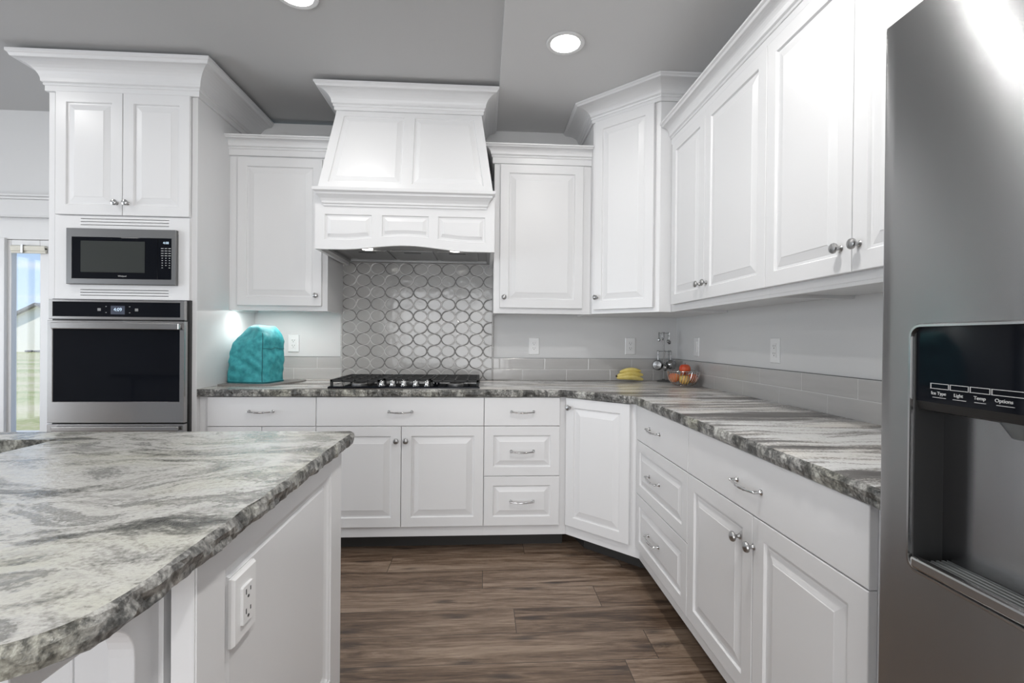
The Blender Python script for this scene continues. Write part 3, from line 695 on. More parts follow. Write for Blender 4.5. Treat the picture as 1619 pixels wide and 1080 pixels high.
# ================================================================== upper cabinets
UZ0, UZ1 = 1.352, 2.285
UY = 2.963
def upper(label, loc, rz, w, depth=.325, z1=UZ1):
    r = thing('wall_cabinet', label, 'cabinet', loc, rz)
    mb = MB(); mb.box(0, w, 0, depth, UZ0 + .012, z1 + .02); mb.box(0, w, 0, .020, UZ0, UZ0 + .012); mb.box(0, .018, .02, depth, UZ0, UZ0 + .012); mb.box(w - .018, w, .02, depth, UZ0, UZ0 + .012)
    mb.build('carcass', M_white, r, bevel=.001)
    return r
CRS = crown_prof(2.272, .104, .070, .040)
w1 = .575
c = upper('white wall cabinet between the oven tower and the range hood', (-1.515, UY, 0), 0, w1)
d = front(c, 'door', .052, .545, 1.380, 2.262); knob(d, .515, 1.444)
MB().sweep([(0, 0), (w1, 0), (w1, .325)], CRS).build('crown', M_white, c)
w2 = .602
c = upper('white wall cabinet between the range hood and the tall corner cabinet', (.061, UY, 0), 0, w2)
d = front(c, 'door', .036, .552, 1.385, 2.268); knob(d, .064, 1.450)
MB().sweep([(0, .325), (0, 0), (w2, 0)], CRS).build('crown', M_white, c)
# tall angled corner wall cabinet
SX, SY, EX, EY = .664, 2.910, .970, 2.604
c = thing('corner_wall_cabinet', 'tall white angled corner wall cabinet rising to the ceiling', 'cabinet', (SX, SY, 0), -PI / 4)
wp = [(SX, 3.287), (SX, SY), (EX, EY), (1.349, EY), (1.349, 3.287)]
lp = [loc45(x, y, SX, SY) for x, y in wp]
MB().prism(lp, 'z', UZ0, 2.57).build('carcass', M_white, c, bevel=.001)
dw = .433
d = front(c, 'door', .020, dw - .030, 1.375, 2.512); knob(d, .046, 1.450)
MB().sweep([lp[0], lp[1], lp[2], lp[3]], crown_prof(2.513, .100, .124, .024)).build('crown', M_white, c)
# right run: two double-door cabinets
UXF = 1.040; RY0 = 2.600; YM = 1.690; YE = .862
for (ya, yb, lab, xs) in ((RY0, YM, 'white double-door wall cabinet on the right wall next to the corner cabinet', (.030, .424, .910)),
                          (YM, YE, 'white double-door wall cabinet on the right wall nearest the fridge', (0, .412, .800))):
    w = ya - yb
    c = upper(lab, (UXF, ya, 0), -PI / 2, w, .309)
    d = front(c, 'door', xs[0], xs[1], 1.388, 2.268); knob(d, xs[1] - .040, 1.462)
    d = front(c, 'door', xs[1], xs[2], 1.388, 2.268); knob(d, xs[1] + .028, 1.462)
    MB().sweep([(0, 0), (w, 0)], crown_prof(2.272, .115, .078, .034)).build('crown', M_white, c)
# cabinet over the fridge
c = thing('fridge_top_cabinet', 'white cabinet above the fridge, only its lower corner in view', 'cabinet', (.84, .858, 0), -PI / 2)
MB().box(0, .93, 0, .509, 1.815, 2.36).build('carcass', M_white, c)
front(c, 'door', .01, .46, 1.83, 2.34); front(c, 'door', .46, .92, 1.83, 2.34)

# under-cabinet strip light at the left
ul = MB().box(-1.490, -1.00, 3.00, 3.03, UZ0 + .004, UZ0 + .0115).build('under_cabinet_light', mat('lit strip', (1, 1, 1), .5, emit=(1, .98, .94), es=2.0))
tag(ul, 'slim lit strip under the wall cabinet left of the hood', 'light')
area('strip_glow', (-1.30, 3.015, UZ0 + .002), (0, 0, 0), .36, .02, 1.5, (1, .98, .95))

# ================================================================== range hood
HX = -.431
hood = thing('range_hood', 'white panelled wooden range hood with crown and arched bottom', 'range hood', (HX, 2.680, 0))
HW = .489
def arch(x):
    t = min(1.0, abs(x) / .36); return 1.677 + .027 * (0.5 + 0.5 * math.cos(PI * t))
def arch_poly(xa, xb, ztop, dz, n=14, lo=None):
    return [(xa + (xb - xa) * i / n, (arch(xa + (xb - xa) * i / n) + dz)) for i in range(n + 1)] + [(xb, ztop), (xa, ztop)]
mb = MB()
cells = [(-HW, -.155, -.438, -.186), (-.155, .155, -.130, .125), (.155, HW, .176, .436)]
for xa, xb, pa, pb in cells:
    outer = arch_poly(xa, xb, 1.945, 0.0); pan = arch_poly(pa, pb, 1.868, .052)
    Ls = [[(p[0], 0, p[1]) for p in outer], [(p[0], 0, p[1]) for p in pan]]
    for dd, dy in ((.003, .006), (.012, .006), (.016, .005), (.030, .0), (.032, -.001)):
        Ls.append([(p[0], dy, p[1]) for p in inset(pan, dd)])
    mb.loops(Ls, False, True)
# arched underside and cheeks
n = 40; xs = [-HW + 2 * HW * i / n for i in range(n + 1)]
mb.loops([[(x, 0, arch(x)) for x in xs], [(x, .022, arch(x)) for x in xs], [(x, .022, 1.945) for x in xs]], False, False, False)
mb.box(-HW, -HW + .02, .022, .597, 1.677, 1.99).box(HW - .02, HW, .022, .597, 1.677, 1.99)
mb.box(-HW, HW, 0, .022, 1.945, 1.985)
mb.build('arched_fascia', M_white, hood)
# lower moulding
mb = MB(); PR = [(-.005, 1.912), (.006, 1.912), (.008, 1.922), (.013, 1.926), (.015, 1.936), (.022, 1.950), (.034, 1.966), (.038, 1.968), (.040, 1.978), (.052, 1.986), (.054, 2.002), (-.005, 2.002)]
mb.sweep([(-.437, .004), (-.437, 0), (.437, 0), (.437, .004)], PR); mb.box(-.482, .482, .001, .597, 1.986, 2.0015); mb.build('mantel_moulding', M_white, hood)
# tapered chimney
zb, zt_ = 2.002, 2.500; bw, tw, yt = .480, .413, .130; cx = -.003
SL = [[(-bw, 0), (bw, 0), (bw, .597), (-bw, .597)], [(-tw + cx, yt), (tw + cx, yt), (tw + cx, .597), (-tw + cx, .597)]]
mb = MB()
def slope(u, z):       # u in -1..1 across, z height -> point on the front slope
    t = (z - zb) / (zt_ - zb); w_ = bw + (tw - bw) * t
    return (u * w_ + cx * t, .001 + yt * t, z)
nrm = Vector((0, -(zt_ - zb), yt)).normalized()
nrm = Vector((0, -math.cos(math.atan2(yt, zt_ - zb)), math.sin(math.atan2(yt, zt_ - zb))))
def P2(x, z, dep=0):
    t = (z - zb) / (zt_ - zb); p = Vector((x + cx * t, .001 + yt * t, z)) - nrm * dep; return tuple(p)
def wat(z): return bw + (tw - bw) * (z - zb) / (zt_ - zb)
za, zc_ = 2.048, 2.462
for sg in (-1, 1):
    if sg < 0:
        cell = [(-bw, zb), (0, zb), (0, zt_), (-tw, zt_)]; pan = [(-wat(za) + .048, za), (-.030, za), (-.030, zc_), (-wat(zc_) + .048, zc_)]
    else:
        cell = [(0, zb), (bw, zb), (tw, zt_), (0, zt_)]; pan = [(.030, za), (wat(za) - .048, za), (wat(zc_) - .048, zc_), (.030, zc_)]
    Ls = [[P2(*p) for p in cell], [P2(*p) for p in pan]]
    for dd, dy in ((.003, .006), (.011, .006), (.015, .005), (.034, .0), (.036, -.001)):
        Ls.append([P2(p[0], p[1], dy) for p in inset(pan, dd)])
    mb.loops(Ls, False, True)
for sg in (-1, 1):
    mb._f([mb.b.verts.new(p) for p in ((sg * bw, 0.001, zb), (sg * bw, .597, zb), (sg * tw + cx, .597, zt_), (sg * tw + cx, yt + .001, zt_))])
mb._f([mb.b.verts.new(p) for p in ((-tw + cx, yt, zt_), (tw + cx, yt, zt_), (tw + cx, .597, zt_), (-tw + cx, .597, zt_))])
mb.build('tapered_chimney', M_white, hood)
MB().sweep([(-tw + cx, .597), (-tw + cx, yt), (tw + cx, yt), (tw + cx, .597)], crown_prof(2.492, .124, .100, .022)).build('crown', M_white, hood)
# insert
mb = MB().box(-HW + .03, HW - .03, .04, .56, 1.716, 1.74).box(-HW + .02, HW - .02, .56, .590, 1.700, 1.74).box(-HW + .02, -HW + .04, .03, .56, 1.70, 1.74).box(HW - .04, HW - .02, .03, .56, 1.70, 1.74)
ins = mb.build('liner', M_pan, hood)
for i in range(3):
    x = -.27 + i * .27; f = MB().box(x - .125, x + .125, .22, .53, 1.709, 1.717).build('grease_filter', M_filter, ins, bevel=.002)
    MB().box(x - .05, x + .05, .25, .28, 1.7075, 1.710).build('filter_slot', M_black, f)
for x in (-.245, .262):
    l = MB().lathe([(.030, 1.706), (.030, 1.716)], 24, Matrix.Translation((x, .16, 0))).build('lamp', M_hoodlamp, ins)
for x in (-.245, .262):
    d_ = bpy.data.lights.new('hood_lamp', 'SPOT'); d_.energy = 1.3; d_.spot_size = 2.3; d_.spot_blend = .8; d_.shadow_soft_size = .03; d_.color = (1, .95, .88)
    o = bpy.data.objects.new('hood_lamp', d_); C.objects.link(o); o.location = (HX + x, 2.84, 1.700)

# ================================================================== cooktop
ck = thing('cooktop', 'black gas cooktop with cast iron grates and steel knobs set in the counter', 'cooktop', (-.435, 2.93, CT))
mb = MB(); O = [(-.418, -.232), (.418, -.232), (.418, .225), (-.418, .225)]
mb.loops([[(p[0], p[1], .0005) for p in O], [(p[0], p[1], .007) for p in O], [(p[0], p[1], .011) for p in inset(O, .006)], [(p[0], p[1], .009) for p in inset(O, .016)]])
mb.build('base', M_blackglass, ck)
for i, x in enumerate((-.277, 0, .277)):
    g_ = MB(); w = .136; r = .006; y0 = -.205 if i != 1 else -.120; y1 = .215; zt2 = .046
    for (a, b2, c2, d2) in ((x - w, x + w, y0, y0 + .014), (x - w, x + w, y1 - .014, y1), (x - w, x - w + .014, y0, y1), (x + w - .014, x + w, y0, y1)):
        g_.box(a, b2, c2, d2, zt2 - .014, zt2)
    for t in (.25, .5, .75):
        yy = y0 + (y1 - y0) * t; g_.box(x - w, x + w, yy - .005, yy + .005, zt2 - .012, zt2 + .001)
    for xx in (-.07, 0, .07): g_.box(x + xx - .005, x + xx + .005, y0, y1, zt2 - .012, zt2 + .001)
    for xx in (-w, w - .014):
        for yy in (y0, y1 - .014): g_.box(x + xx, x + xx + .014, yy, yy + .014, .009, zt2 - .012)
    g_.build('grate', M_iron, ck, bevel=.002)
for x, y in ((-.277, -.10), (-.277, .11), (.277, -.10), (.277, .11), (0, .05)):
    bu = MB().lathe([(.045, .010), (.045, .016), (.036, .020)], 24, Matrix.Translation((x, y, 0))).build('burner', M_pan, ck, True)
    MB().lathe([(.034, .020), (.036, .023), (.034, .028), (0, .029)], 24, Matrix.Translation((x, y, 0))).build('burner_cap', M_iron, bu, True)
for x in (-.132, -.072, -.009, .057, .122):
    kb = MB().lathe([(.021, .010), (.021, .014), (.016, .017), (.0145, .036), (.012, .039), (0, .039)], 20, Matrix.Translation((x, -.192, 0))).build('knob', M_chrome, ck, True)
    MB().box(x - .003, x + .003, -.207, -.177, .036, .044).build('knob_grip', M_chrome, kb, bevel=.001)

# ================================================================== island
IX1, IY0, IY1 = -.385, .445, 1.462
cor = []; r = .10
for i in range(9):
    a = -PI / 2 + (PI / 2) * i / 8; cor.append((IX1 - r + r * math.cos(a), IY0 + r + r * math.sin(a)))
outer = [(-2.75, IY0)] + cor + [(IX1, IY1 - .012), (IX1 - .012, IY1), (-2.75, IY1)]
flags = [1] * (len(outer) - 1) + [0]; flags[-1] = 0
hole = [(-1.90, .93), (-1.135, .93), (-1.135, 1.355), (-1.90, 1.355)]
it = chisel_top('island_countertop', outer, flags, [hole], CT, .037, M_grani, M_grane, step=.009, amp=.0045, seed=5)
tag(it, 'grey leathered granite island countertop with chiselled edge and rounded corner', 'countertop')
sk = thing('sink', 'dark undermount sink set into the island countertop', 'sink', (-1.5175, 1.1425, .66))
mb = MB(); a, b2 = .388, .218
Oo = [(-a, -b2), (a, -b2), (a, b2), (-a, b2)]
mb.loops([[(p[0], p[1], .210) for p in inset(Oo, -.012)], [(p[0], p[1], .210) for p in Oo], [(p[0], p[1], .03) for p in inset(Oo, .006)], [(p[0], p[1], .012) for p in inset(Oo, .03)]], False, True)
mb.loops([[(p[0], p[1], .210) for p in inset(Oo, -.012)], [(p[0], p[1], .0) for p in inset(Oo, -.012)]], False, True)
mb.build('basin', M_sink, sk)
MB().lathe([(.04, .012), (.04, .016), (.02, .014)], 20).build('drain', M_steel, sk)

isl = thing('kitchen_island', 'white panelled kitchen island base in the left foreground', 'island', (-.412, .722, 0))
IL = 1.434 - .722; ZI = CT - .0375
# side panel facing the walkway (local frame: x = world x offset, y = world y offset)
mb = MB()
cell = [(0, .0), (IL, .0), (IL, ZI), (0, ZI)]; pan = [(.076, .25), (IL - .090, .25), (IL - .090, .822), (.076, .822)]
Ls = [[(0, p[0], p[1]) for p in cell], [(0, p[0], p[1]) for p in pan]]
for dd, dx in ((.003, .004), (.008, .004), (.013, .009), (.024, .014), (.030, .014), (.034, .010)):
    Ls.append([(-dx, p[0], p[1]) for p in inset(pan, dd)])
mb.loops([[(-.03, p[0], p[1]) for p in cell]] + Ls, False, True)
mb.build('side_panel', M_white, isl)
# corner post, back boards under the seating overhang
mb = MB().box(-.034, -.002, -.003, .028, 0, ZI).box(-.055, -.045, -.002, .028, 0, ZI); mb.build('corner_post', M_white, isl)
mb = MB()
xb = -.055
for i in range(18):
    mb.box(xb - .125, xb - .001, .012, .04, 0, ZI); xb -= .125
mb.box(-2.2, -.03, .03, .05, 0, ZI)
mb.build('back_boards', M_white, isl, bevel=.003)
sh_ = MB(); sh_.box(-.052, -.032, .05, IL, .0, ZI).box(-.70, -.052, IL - .02, IL, .09, ZI).box(-1.52, -.70, IL - .02, IL, .09, .60).box(-2.2, -1.52, IL - .02, IL, .09, ZI).box(-2.2, -2.18, .05, IL, 0, ZI)
sh_.box(-2.18, -.052, .05, IL - .02, .10, .118)
sh_.build('carcass', M_white, isl)
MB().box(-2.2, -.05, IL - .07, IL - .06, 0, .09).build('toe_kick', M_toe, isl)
for xk in (-.052, -1.08, -2.1):
    pr = [(.012, .0), (-.050, .0), (-.050, .66)]
    for i in range(9):
        an = PI / 2 * i / 8; pr.append((-.050 - .060 * (1 - math.cos(an)), .762 + .060 * math.sin(an)))
    pr += [(-.222, .826), (-.222, ZI), (.012, ZI)]
    MB().prism(pr[::-1], 'x', xk - .034, xk).build('arched_bracket', M_white, isl, bevel=.002)

# ================================================================== fridge
fr = thing('refrigerator', 'stainless side-by-side refrigerator with black water and ice dispenser at the right edge', 'refrigerator', (.72, .845, 0), -PI / 2)
# local: x toward the camera (0 = far side edge), y into the wall; front at y=0
MB().box(.004, .905, .062, .615, .02, 1.745).build('case', M_dark_steel, fr, bevel=.003)
def fdoor(x0, x1, hole=None):
    mb = MB(); n = 18; nz_ = 2
    cxm = .452
    def yf(x): return .006 * ((x - cxm) / .45) ** 2 - .0 + (0.012 * max(0, 1 - (x - x0) / .012) ** 2 if x - x0 < .012 else 0) + (0.012 * max(0, 1 - (x1 - x) / .012) ** 2 if x1 - x < .012 else 0)
    xs_ = sorted(set([x0, x0 + .002, x0 + .005, x0 + .009, x0 + .012, x1 - .012, x1 - .009, x1 - .005, x1 - .002, x1] + [x0 + .012 + (x1 - x0 - .024) * i / n for i in range(n + 1)] + ([hole[0], hole[1]] if hole else [])))
    zs_ = [.06, .062, 1.762, 1.764] if not hole else [.06, .062, hole[2], hole[3], 1.762, 1.764]
    V = [[mb.b.verts.new((x, yf(x) + (.003 if z in (.06, 1.764) else 0), z)) for z in zs_] for x in xs_]
    for i in range(len(xs_) - 1):
        for j in range(len(zs_) - 1):
            if hole and hole[0] - 1e-6 <= xs_[i] < hole[1] - 1e-6 and abs(zs_[j] - hole[2]) < 1e-6: continue
            mb._f([V[i][j], V[i + 1][j], V[i + 1][j + 1], V[i][j + 1]])
    Bk = [mb.b.verts.new((x, .055, z)) for x in (x0, x1) for z in (zs_[0], zs_[-1])]
    mb._f([*V[0], Bk[1], Bk[0]]); mb._f([*V[-1], Bk[3], Bk[2]])
    mb._f([v[0] for v in V] + [Bk[2], Bk[0]]); mb._f([v[-1] for v in V] + [Bk[3], Bk[1]]); mb._f(Bk[:2] + [Bk[3], Bk[2]])
    return mb.build('door', M_fsteel, fr, True)
DX0, DX1, DZ0, DZ1 = .074, .330, .812, 1.226
d1 = fdoor(.003, .397, (DX0 + .006, DX1 - .006, DZ0 + .006, DZ1 - .006)); d2 = fdoor(.402, .905)
for x in (.372, .428):
    MB().tube([(x, .006, .45), (x, -.045, .48), (x, -.052, .55), (x, -.052, 1.55), (x, -.045, 1.62), (x, .006, 1.65)], .011, 10).build('handle', M_steel, d1 if x < .4 else d2, True)
def rrect(x0, x1, z0, z1, r, n=5):
    P = []
    for cx_, cz_, a0 in ((x1 - r, z0 + r, -PI / 2), (x1 - r, z1 - r, 0), (x0 + r, z1 - r, PI / 2), (x0 + r, z0 + r, PI)):
        for i in range(n + 1):
            a = a0 + PI / 2 * i / n; P.append((cx_ + r * math.cos(a), cz_ + r * math.sin(a)))
    return P
dp = MB(); R0 = rrect(DX0, DX1, DZ0, DZ1, .022); R1 = rrect(DX0 + .0065, DX1 - .0065, DZ0 + .0065, DZ1 - .0065, .017)
def yb_(x, o=0): return .006 * ((x - .452) / .45) ** 2 + o
dp.loops([[(p[0], .02, p[1]) for p in R0], [(p[0], yb_(p[0], -.004), p[1]) for p in R0], [(p[0], yb_(p[0], -.007), p[1]) for p in inset(R0, .002)], [(p[0], yb_(p[0], -.007), p[1]) for p in inset(R0, .0055)], [(p[0], yb_(p[0], -.002), p[1]) for p in R1], [(p[0], .03, p[1]) for p in R1]], False, False)
frm = dp.build('dispenser_frame', M_chrome, d1, True)
# glossy control fascia
mb = MB(); xa, xb2 = DX0 + .006, DX1 - .006; zf0, zf1 = 1.098, DZ1 - .005
n = 10; F0 = []
mb.loops([[(xa + (xb2 - xa) * i / n, yb_(xa + (xb2 - xa) * i / n, .001), z) for z in (zf0, zf1)] for i in range(n + 1)], False, False, False)
cps = mb.build('control_fascia', M_blackglass, d1, True)
mb = MB(); mb.loops([[(xa + (xb2 - xa) * i / n, y_, z_) for y_, z_ in ((yb_(xa + (xb2 - xa) * i / n, .002), zf0), (yb_(xa + (xb2 - xa) * i / n, .006), zf0 - .014), (.05, zf0 - .022), (.05, zf0))] for i in range(n + 1)])
mb.build('fascia_lip', M_black, d1, True)
# recess
mb = MB(); zr0, zr1 = DZ0 + .006, zf0 - .004
mb.box(xa, xa + .003, .004, .11, zr0, zf1).box(xb2 - .003, xb2, .004, .11, zr0, zf1).box(xa, xb2, .107, .111, zr0, zf1).box(xa, xb2, .004, .11, zr0 - .003, zr0).box(xa, xb2, .05, .11, zr1 - .01, zr1)
mb.build('recess', M_grey_plastic, d1)
MB().box(xa + .0035, xb2 - .0035, -.004, .010, zr0 + .001, zr0 + .020).build('drip_ledge', M_steel, d1, bevel=.004)
mb = MB()
for i in range(9): mb.box(xa + .012, xb2 - .012, .016 + i * .0095, .020 + i * .0095, zr0 + .010, zr0 + .014)
mb.box(xa + .006, xb2 - .006, .011, .105, zr0 + .004, zr0 + .007); mb.build('drip_grille', M_grey_light, d1)
MB().box(.196, .290, .070, .080, .90, 1.062).build('paddle', M_grey_light, d1, bevel=.006)
MB().box(.204, .282, .0665, .0705, .912, 1.050).build('paddle_inset', M_blackglass, d1, bevel=.004)
MB().lathe([(.022, 1.058), (.034, 1.078), (.036, 1.090)], 20, Matrix.Translation((.215, .055, 0))).build('spout', M_grey_light, d1, True)
# legends
mb = MB(); xs_ = [.110, .143, .174, .205, .262]
def lg(x0, x1, z0, z1): mb.box(x0, x1, yb_((x0 + x1) / 2, -.0002), yb_((x0 + x1) / 2, .0008), z0, z1)
for a, c_ in zip(xs_, xs_[1:]):
    lg(a, c_ - .002, 1.1285, 1.1293); lg(a, c_ - .002, 1.1205, 1.1213); lg(a, a + .0008, 1.1205, 1.1293); lg(c_ - .0028, c_ - .002, 1.1205, 1.1293)
lg(.114, .136, 1.1065, 1.1072); lg(.148, .168, 1.1065, 1.1072); lg(.181, .197, 1.1065, 1.1072); lg(.212, .235, 1.1065, 1.1072)
mb.build('button_outlines', M_text, cps)
for w_, x in (('Ice Type', .1245), ('Light', .157), ('Temp', .189), ('Options', .222)):
    text('legend', w_, .0072, M_text, cps, Matrix.Translation((x, yb_(x, -.0004), 1.1135)) @ TXT)
MB().box(.02, .13, .02, .10, 1.746, 1.762).build('hinge_cover', M_dark_steel, fr, bevel=.003)

# ================================================================== outlets and switch
def outlet(label, loc, rz, kind='decora', name='wall_outlet', cat='outlet'):
    r = thing(name, label, cat, loc, rz)
    O = [(-.0355, -.058), (.0355, -.058), (.0355, .058), (-.0355, .058)]
    MB().loops([[(p[0], 0, p[1]) for p in O], [(p[0], -.003, p[1]) for p in O], [(p[0], -.0055, p[1]) for p in inset(O, .003)]]) 
    mb = MB(); mb.loops([[(p[0], -.0002, p[1]) for p in O], [(p[0], -.003, p[1]) for p in O], [(p[0], -.0060, p[1]) for p in inset(O, .003)]]); mb.build('plate', M_outlet, r)
    if kind == 'switch':
        I = [(-.0165, -.033), (.0165, -.033), (.0165, .033), (-.0165, .033)]
        MB().loops([[(p[0], -.005, p[1]) for p in I], [(p[0], -.0085 - (.002 if p[1] > 0 else 0), p[1]) for p in inset(I, .001)]]).__class__
        mb = MB(); mb.loops([[(p[0], -.005, p[1]) for p in I], [(p[0], -.0085 - (.002 if p[1] > 0 else 0), p[1]) for p in inset(I, .001)]]); mb.build('rocker', M_outlet, r)
        return r
    I = rrect(-.0168, .0168, -.0335, .0335, .003, 3)
    mb = MB(); mb.loops([[(p[0], -.005, p[1]) for p in I], [(p[0], -.0085, p[1]) for p in inset(I, .0008)]]); rc = mb.build('receptacle', M_outlet, r)
    mb = MB()
    for z in (-.017, .017):
        mb.box(-.0080, -.0058, -.0088, -.008, z, z + .009).box(.0058, .0080, -.0088, -.008, z + .001, z + .008)
        mb.tube([(0, -.0089, z - .006), (0, -.008, z - .006)], .0026, 10)
    mb.build('slots', M_slot, rc)
    return r
outlet('white wall outlet beside the turquoise cover', (-1.262, YB, 1.152), 0)
outlet('white wall outlet right of the cooktop, under the single-door wall cabinet', (.349, YB, 1.147), 0)
outlet('white wall outlet above the bananas', (1.022, YB, 1.152), 0)
outlet('white rocker switch on the right wall above the fruit basket', (XR, 2.962, 1.154), -PI / 2, 'switch', 'light_switch', 'switch')
outlet('white wall outlet on the right wall nearest the fridge', (XR, 2.142, 1.152), -PI / 2)
o = outlet('white outlet on the island side panel', (-.4215, .866, .729), PI / 2)
o.scale = (1.12, 1.7, 1)

# ================================================================== ceiling lights
def can(label, x, y, z, p=LAMP_W, grp=None):
    r = thing('ceiling_light', label, 'light', (x, y, z), 0, grp)
    MB().lathe([(.090, -.0005), (.092, -.004), (.086, -.008), (.070, -.006), (.070, -.0005)], 36).build('trim_ring', M_trim, r, True)
    MB().lathe([(.0695, -.0006), (.0695, -.0048), (0, -.0052)], 36).build('lens', M_lamp, r, True)
    area('can_glow', (x, y, z - .012), (0, 0, 0), .13, .13, p, (1, .985, .96), 'DISK')
can('round recessed ceiling light in front of the corner cabinet', .380, 2.286, ZRc, 2.2)
can('round recessed ceiling light cut by the top edge of the photo, left of centre', -.80, 2.080, ZL, 4.5)
for x, y in ((-2.6, 2.0), (-.8, .4), (-2.6, .2), (-4.4, .6), (-.8, -1.6), (-2.8, -1.6)):  # unseen lamps added to light the room
    can('unseen round ceiling light added behind or beside the camera to light the room', x, y, ZL, LAMP_W * .9, 'ceiling lights out of frame')
for y in (1.02, -.60): can('unseen round ceiling light added behind or beside the camera to light the room', .42, y, ZRc, 15.0, 'ceiling lights out of frame')  # side lamp follows the island's edge shadow; rear lamp is added for light

# ================================================================== counter items
# grey board under the cover
bd = MB(); P = [(-1.502, 2.815), (-1.245, 2.800), (-1.205, 2.812), (-1.12, 3.07), (-1.13, 3.15), (-1.502, 3.15)]
bd.loops([[(p[0], p[1], CT + .0005) for p in P], [(p[0], p[1], CT + .008) for p in P], [(p[0], p[1], CT + .0095) for p in inset(P, .002)]])
tag(bd.build('counter_mat', M_mat), 'flat grey mat on the counter beneath the turquoise cover', 'mat')
# turquoise cover
cv = thing('appliance_cover', 'turquoise fabric cover draped over a kitchen appliance by the oven tower', 'cover', (-1.352, 2.965, CT + .0105))
VA = math.radians(25)
def cover_pt(a, t):
    # a angle, t 0..1 height; square plan with one corner toward the room, left shoulder lower than the right
    hw, hd_ = .124, .106; rot = -.255 - VA; p = 6.0
    ca, sa = math.cos(a), math.sin(a); rr = (abs(ca) ** p + abs(sa) ** p) ** (-1 / p)
    x0, y0 = ca * rr * hw * (1.02 - .04 * t), sa * rr * hd_ * (1.02 - .04 * t)
    xx = x0 * math.cos(rot) - y0 * math.sin(rot); yy = x0 * math.sin(rot) + y0 * math.cos(rot)
    def sh(u, s0, e, k): return 1.0 if u < s0 else e + (1 - e) * max(0.0, 1 - ((u - s0) / (1 - s0)) ** k) ** (1 / k)
    L = sh(t, .50, .22, 1.35); R = sh(t, .66, .42, 2.2); Y = sh(t, .62, .40, 1.8)
    w_ = .5 + .5 * math.tanh(xx / .03); xx = xx * (L + (R - L) * w_) + (.012 * max(0, t - .5)); yy *= Y
    w = noise.noise((xx * 9, yy * 9, t * 3.5)) * .012 + noise.noise((xx * 26 + t * 8, yy * 26, t * 9)) * .004 + .005 * math.sin(t * 26 + xx * 60) * math.exp(-((t - .30) / .16) ** 2) * (1 if xx < .04 else .3)
    n_ = math.hypot(xx, yy) + 1e-6; xx += xx / n_ * w; yy += yy / n_ * w
    z = .335 * t + noise.noise((xx * 16, yy * 16, 9)) * .010 * min(1, t * 2)
    return (xx * math.cos(VA) - yy * math.sin(VA), xx * math.sin(VA) + yy * math.cos(VA), max(z, .0))
NA, NTt = 96, 40
mb = MB(); mb.loops([[cover_pt(2 * PI * i / NA, j / NTt) for i in range(NA)] for j in range(NTt)] + [[tuple((Vector(cover_pt(2 * PI * i / NA, 1.0)) - Vector((.012, 0, 0))) * f_ + Vector((.012, 0, .335 * (1 - f_) + .006 * (1 - f_)))) for i in range(NA)] for f_ in (.75, .5, .25, .03)], True, True)
cvo = mb.build('cloth', M_teal, cv, True)
aS = -math.pi / 4
MB().tube([Vector(cover_pt(aS, j / 40)) * 1.006 for j in range(1, 36)], .0022, 6).build('piping', M_seam, cv, True)
MB().tube([Vector((x * 1.012, y * 1.012, .006)) for x, y, z in (cover_pt(2 * PI * i / 60, .02) for i in range(60))], .003, 6, True).build('hem', M_seam, cv, True)
MB().tube([Vector(cover_pt(aS + (PI / 2) * i / 24, .60)) * 1.004 for i in range(25)], .0018, 6).build('cross_seam', M_seam, cv, True)

# bananas
bn = thing('banana_bunch', 'bunch of ripe yellow bananas lying on the counter in front of the backsplash', 'bananas', (.985, 3.165, CT + .002), 0)
for i, (dy, dz, s_, tw_) in enumerate(((-.035, .019, 1.0, 0), (.0, .021, .98, .05), (-.020, .050, .98, .07), (.012, .053, .93, .12), (-.004, .076, .80, .13))):
    pts = []; rad = []
    for j in range(17):
        t = j / 16; x = (-.093 + .178 * t) * s_
        z = dz + .012 * math.sin(PI * t) - .004; y = dy * (0.35 + .65 * math.sin(PI * min(1, t * 1.0 + .08))) - tw_ * .1
        pts.append((x + .0, y, z + (.018 * (1 - t) if dz < .03 else -.012 * (1 - t)) * 0.6)); rad.append(.0185 * s_ * max(.16, math.sin(PI * min(.97, max(.05, t * .93 + .04))) ** .45) if t > .04 else .006)
    b_ = MB().tube(pts, rad, 9).build('banana', M_ban, bn, True)
    MB().ball(pts[-1], .0035, 8, 6).build('tip', M_bantip, b_, True)
MB().tube([(-.098, -.006, .038), (-.088, -.006, .036), (-.080, -.006, .036)], [.006, .008, .010], 8).build('stem', M_bantip, bn, True)

# wire basket and fruit
BX, BY = 1.236, 2.895
wb = thing('wire_fruit_basket', 'round chrome wire fruit basket on the corner of the counter', 'basket', (BX, BY, CT + .0015))
ring = lambda r, z, n=40: [(r * math.cos(2 * PI * i / n), r * math.sin(2 * PI * i / n), z) for i in range(n)]
MB().tube(ring(.096, .092), .0028, 8, True).build('rim', M_chrome, wb, True)
MB().tube(ring(.045, .003), .0026, 8, True).build('foot_ring', M_chrome, wb, True)
mb = MB()
for i in range(34):
    a = 2 * PI * i / 34; pr = []
    for j in range(9):
        t = j / 8; rr = .045 + .051 * math.sin(t * PI / 2) ** .8; z = .003 + .089 * (1 - math.cos(t * PI / 2)) ** .85 if t > 0 else .003
        pr.append((rr * math.cos(a + t * .25), rr * math.sin(a + t * .25), z))
    mb.tube(pr, .0017, 6)
mb.build('wires', M_chrome, wb, True)
mb = MB(); mb.tube([(.045 * math.cos(a), .045 * math.sin(a), .003) for a in (0, PI)], .0018, 6).tube([(.045 * math.cos(a), .045 * math.sin(a), .003) for a in (PI / 2, 3 * PI / 2)], .0018, 6).build('cross_wires', M_chrome, wb)
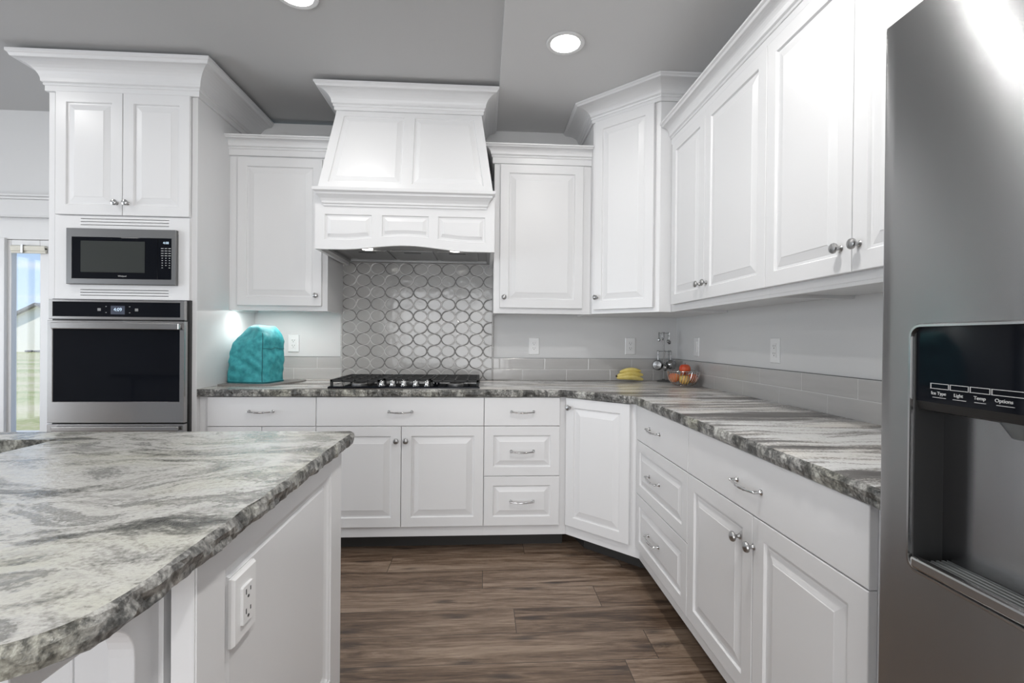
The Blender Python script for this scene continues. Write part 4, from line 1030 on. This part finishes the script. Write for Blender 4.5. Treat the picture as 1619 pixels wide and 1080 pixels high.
def apple(label, x, y, z, r, m, rot=0):
    o = thing('apple', label, 'apple', (BX + x, BY + y, CT + z), rot, None)
    def fn(d):
        return 1 - .22 * max(0, d.z) ** 6 - .12 * max(0, -d.z) ** 6 + .02 * math.sin(5 * math.atan2(d.y, d.x)) * (1 - abs(d.z))
    MB().ball((0, 0, 0), r, 24, 16, fn).build('flesh', m, o, True)
    MB().tube([(0, 0, r * .72), (.002, .001, r * 1.08)], .0012, 6).build('stem', M_stem, o, True)
    return o
apple('yellow green apple at the front of the wire basket', -.012, -.048, .043, .033, M_yellow)
apple('orange red apple at the left of the wire basket', -.054, .012, .051, .033, M_orange)
apple('orange red apple at the right of the wire basket, below the topmost red one', .046, -.022, .049, .034, M_orange, 1)
apple('orange red apple at the back of the wire basket', .022, .050, .050, .032, M_orange, 2)
apple('bright red apple on top of the pile in the wire basket', .010, .002, .106, .034, M_red)

# measuring spoon stand
MX, MY = 1.226, 3.195
ms = thing('measuring_cup_stand', 'dark metal stand with two tiers of hooks in the counter corner', 'stand', (MX, MY, CT + .001))
MB().lathe([(.045, 0), (.046, .004), (.040, .008), (.010, .012), (.006, .018)], 24).build('base', M_dark_steel, ms, True)
MB().tube([(0, 0, .01), (0, 0, .335)], .0035, 8).build('pole', M_dark_steel, ms, True)
for zt3, rr in ((.205, .048), (.328, .036)):
    mb = MB()
    for a in (0.1, PI / 3 + .1, 2 * PI / 3 + .1):
        mb.tube([(rr * math.cos(a), rr * math.sin(a), zt3 + .006), (rr * math.cos(a), rr * math.sin(a), zt3), (-rr * math.cos(a), -rr * math.sin(a), zt3), (-rr * math.cos(a), -rr * math.sin(a), zt3 + .006)], .0018, 6)
    mb.build('hook_tier', M_dark_steel, ms, True)
def scoop(label, a, tier, L, r, hr, grp):
    rr = .048 if tier == 0 else .036; z = .205 if tier == 0 else .328
    o = thing('measuring_cup' if tier == 0 else 'measuring_spoon', label, 'measuring cup' if tier == 0 else 'measuring spoon', (MX + rr * math.cos(a), MY + rr * math.sin(a), CT + z), hr, grp)
    mb = MB(); mb.tube([(0, .002, .006), (0, -.003, .004), (0, -.001, -L * .5), (0, 0, -L)], [.0022, .0028, .0022, .0034], 7); mb.ball((0, 0, -L * .32), .0042, 8, 6); mb.build('handle', M_spoon, o, True)
    Mx = Matrix.Translation((0, 0, -L - r * .8)) @ Matrix.Rotation(PI / 2, 4, 'X')
    pr = [(r, 0), (r * .97, -r * .5), (r * .75, -r * .85), (0, -r * .95), (0, -r * .85), (r * .68, -r * .75), (r * .88, -r * .45), (r * .92, 0)]
    MB().lathe(pr, 22, Mx @ Matrix.Scale(-1, 4, (0, 0, 1))).build('bowl', M_spoon, o, True)
    return o
for lab, a, tier, L, r_, hr in (
    ('large steel measuring cup hanging at the left of the stand, bowl toward the camera', PI + .35, 0, .062, .036, -.55),
    ('large steel measuring cup hanging at the right of the stand beside the basket', -PI / 3 + .3, 0, .060, .033, .45),
    ('small dark measuring cup hanging low on the stand between the two large cups', -PI / 2 - .25, 0, .088, .022, .9),
    ('small dark measuring cup hanging at the back right of the stand', .5, 0, .070, .024, 2.4),
    ('small measuring spoon hanging leftmost from the top tier', PI + .1, 1, .036, .0105, -.8),
    ('small measuring spoon hanging rightmost from the top tier', .1, 1, .050, .013, .8),
    ('small measuring spoon hanging from the top tier just left of the pole', PI + .9, 1, .030, .009, 1.2),
    ('small measuring spoon hanging from the top tier just right of the pole', -PI / 3, 1, .044, .012, .2)):
    scoop(lab, a, tier, L, r_, hr, None)
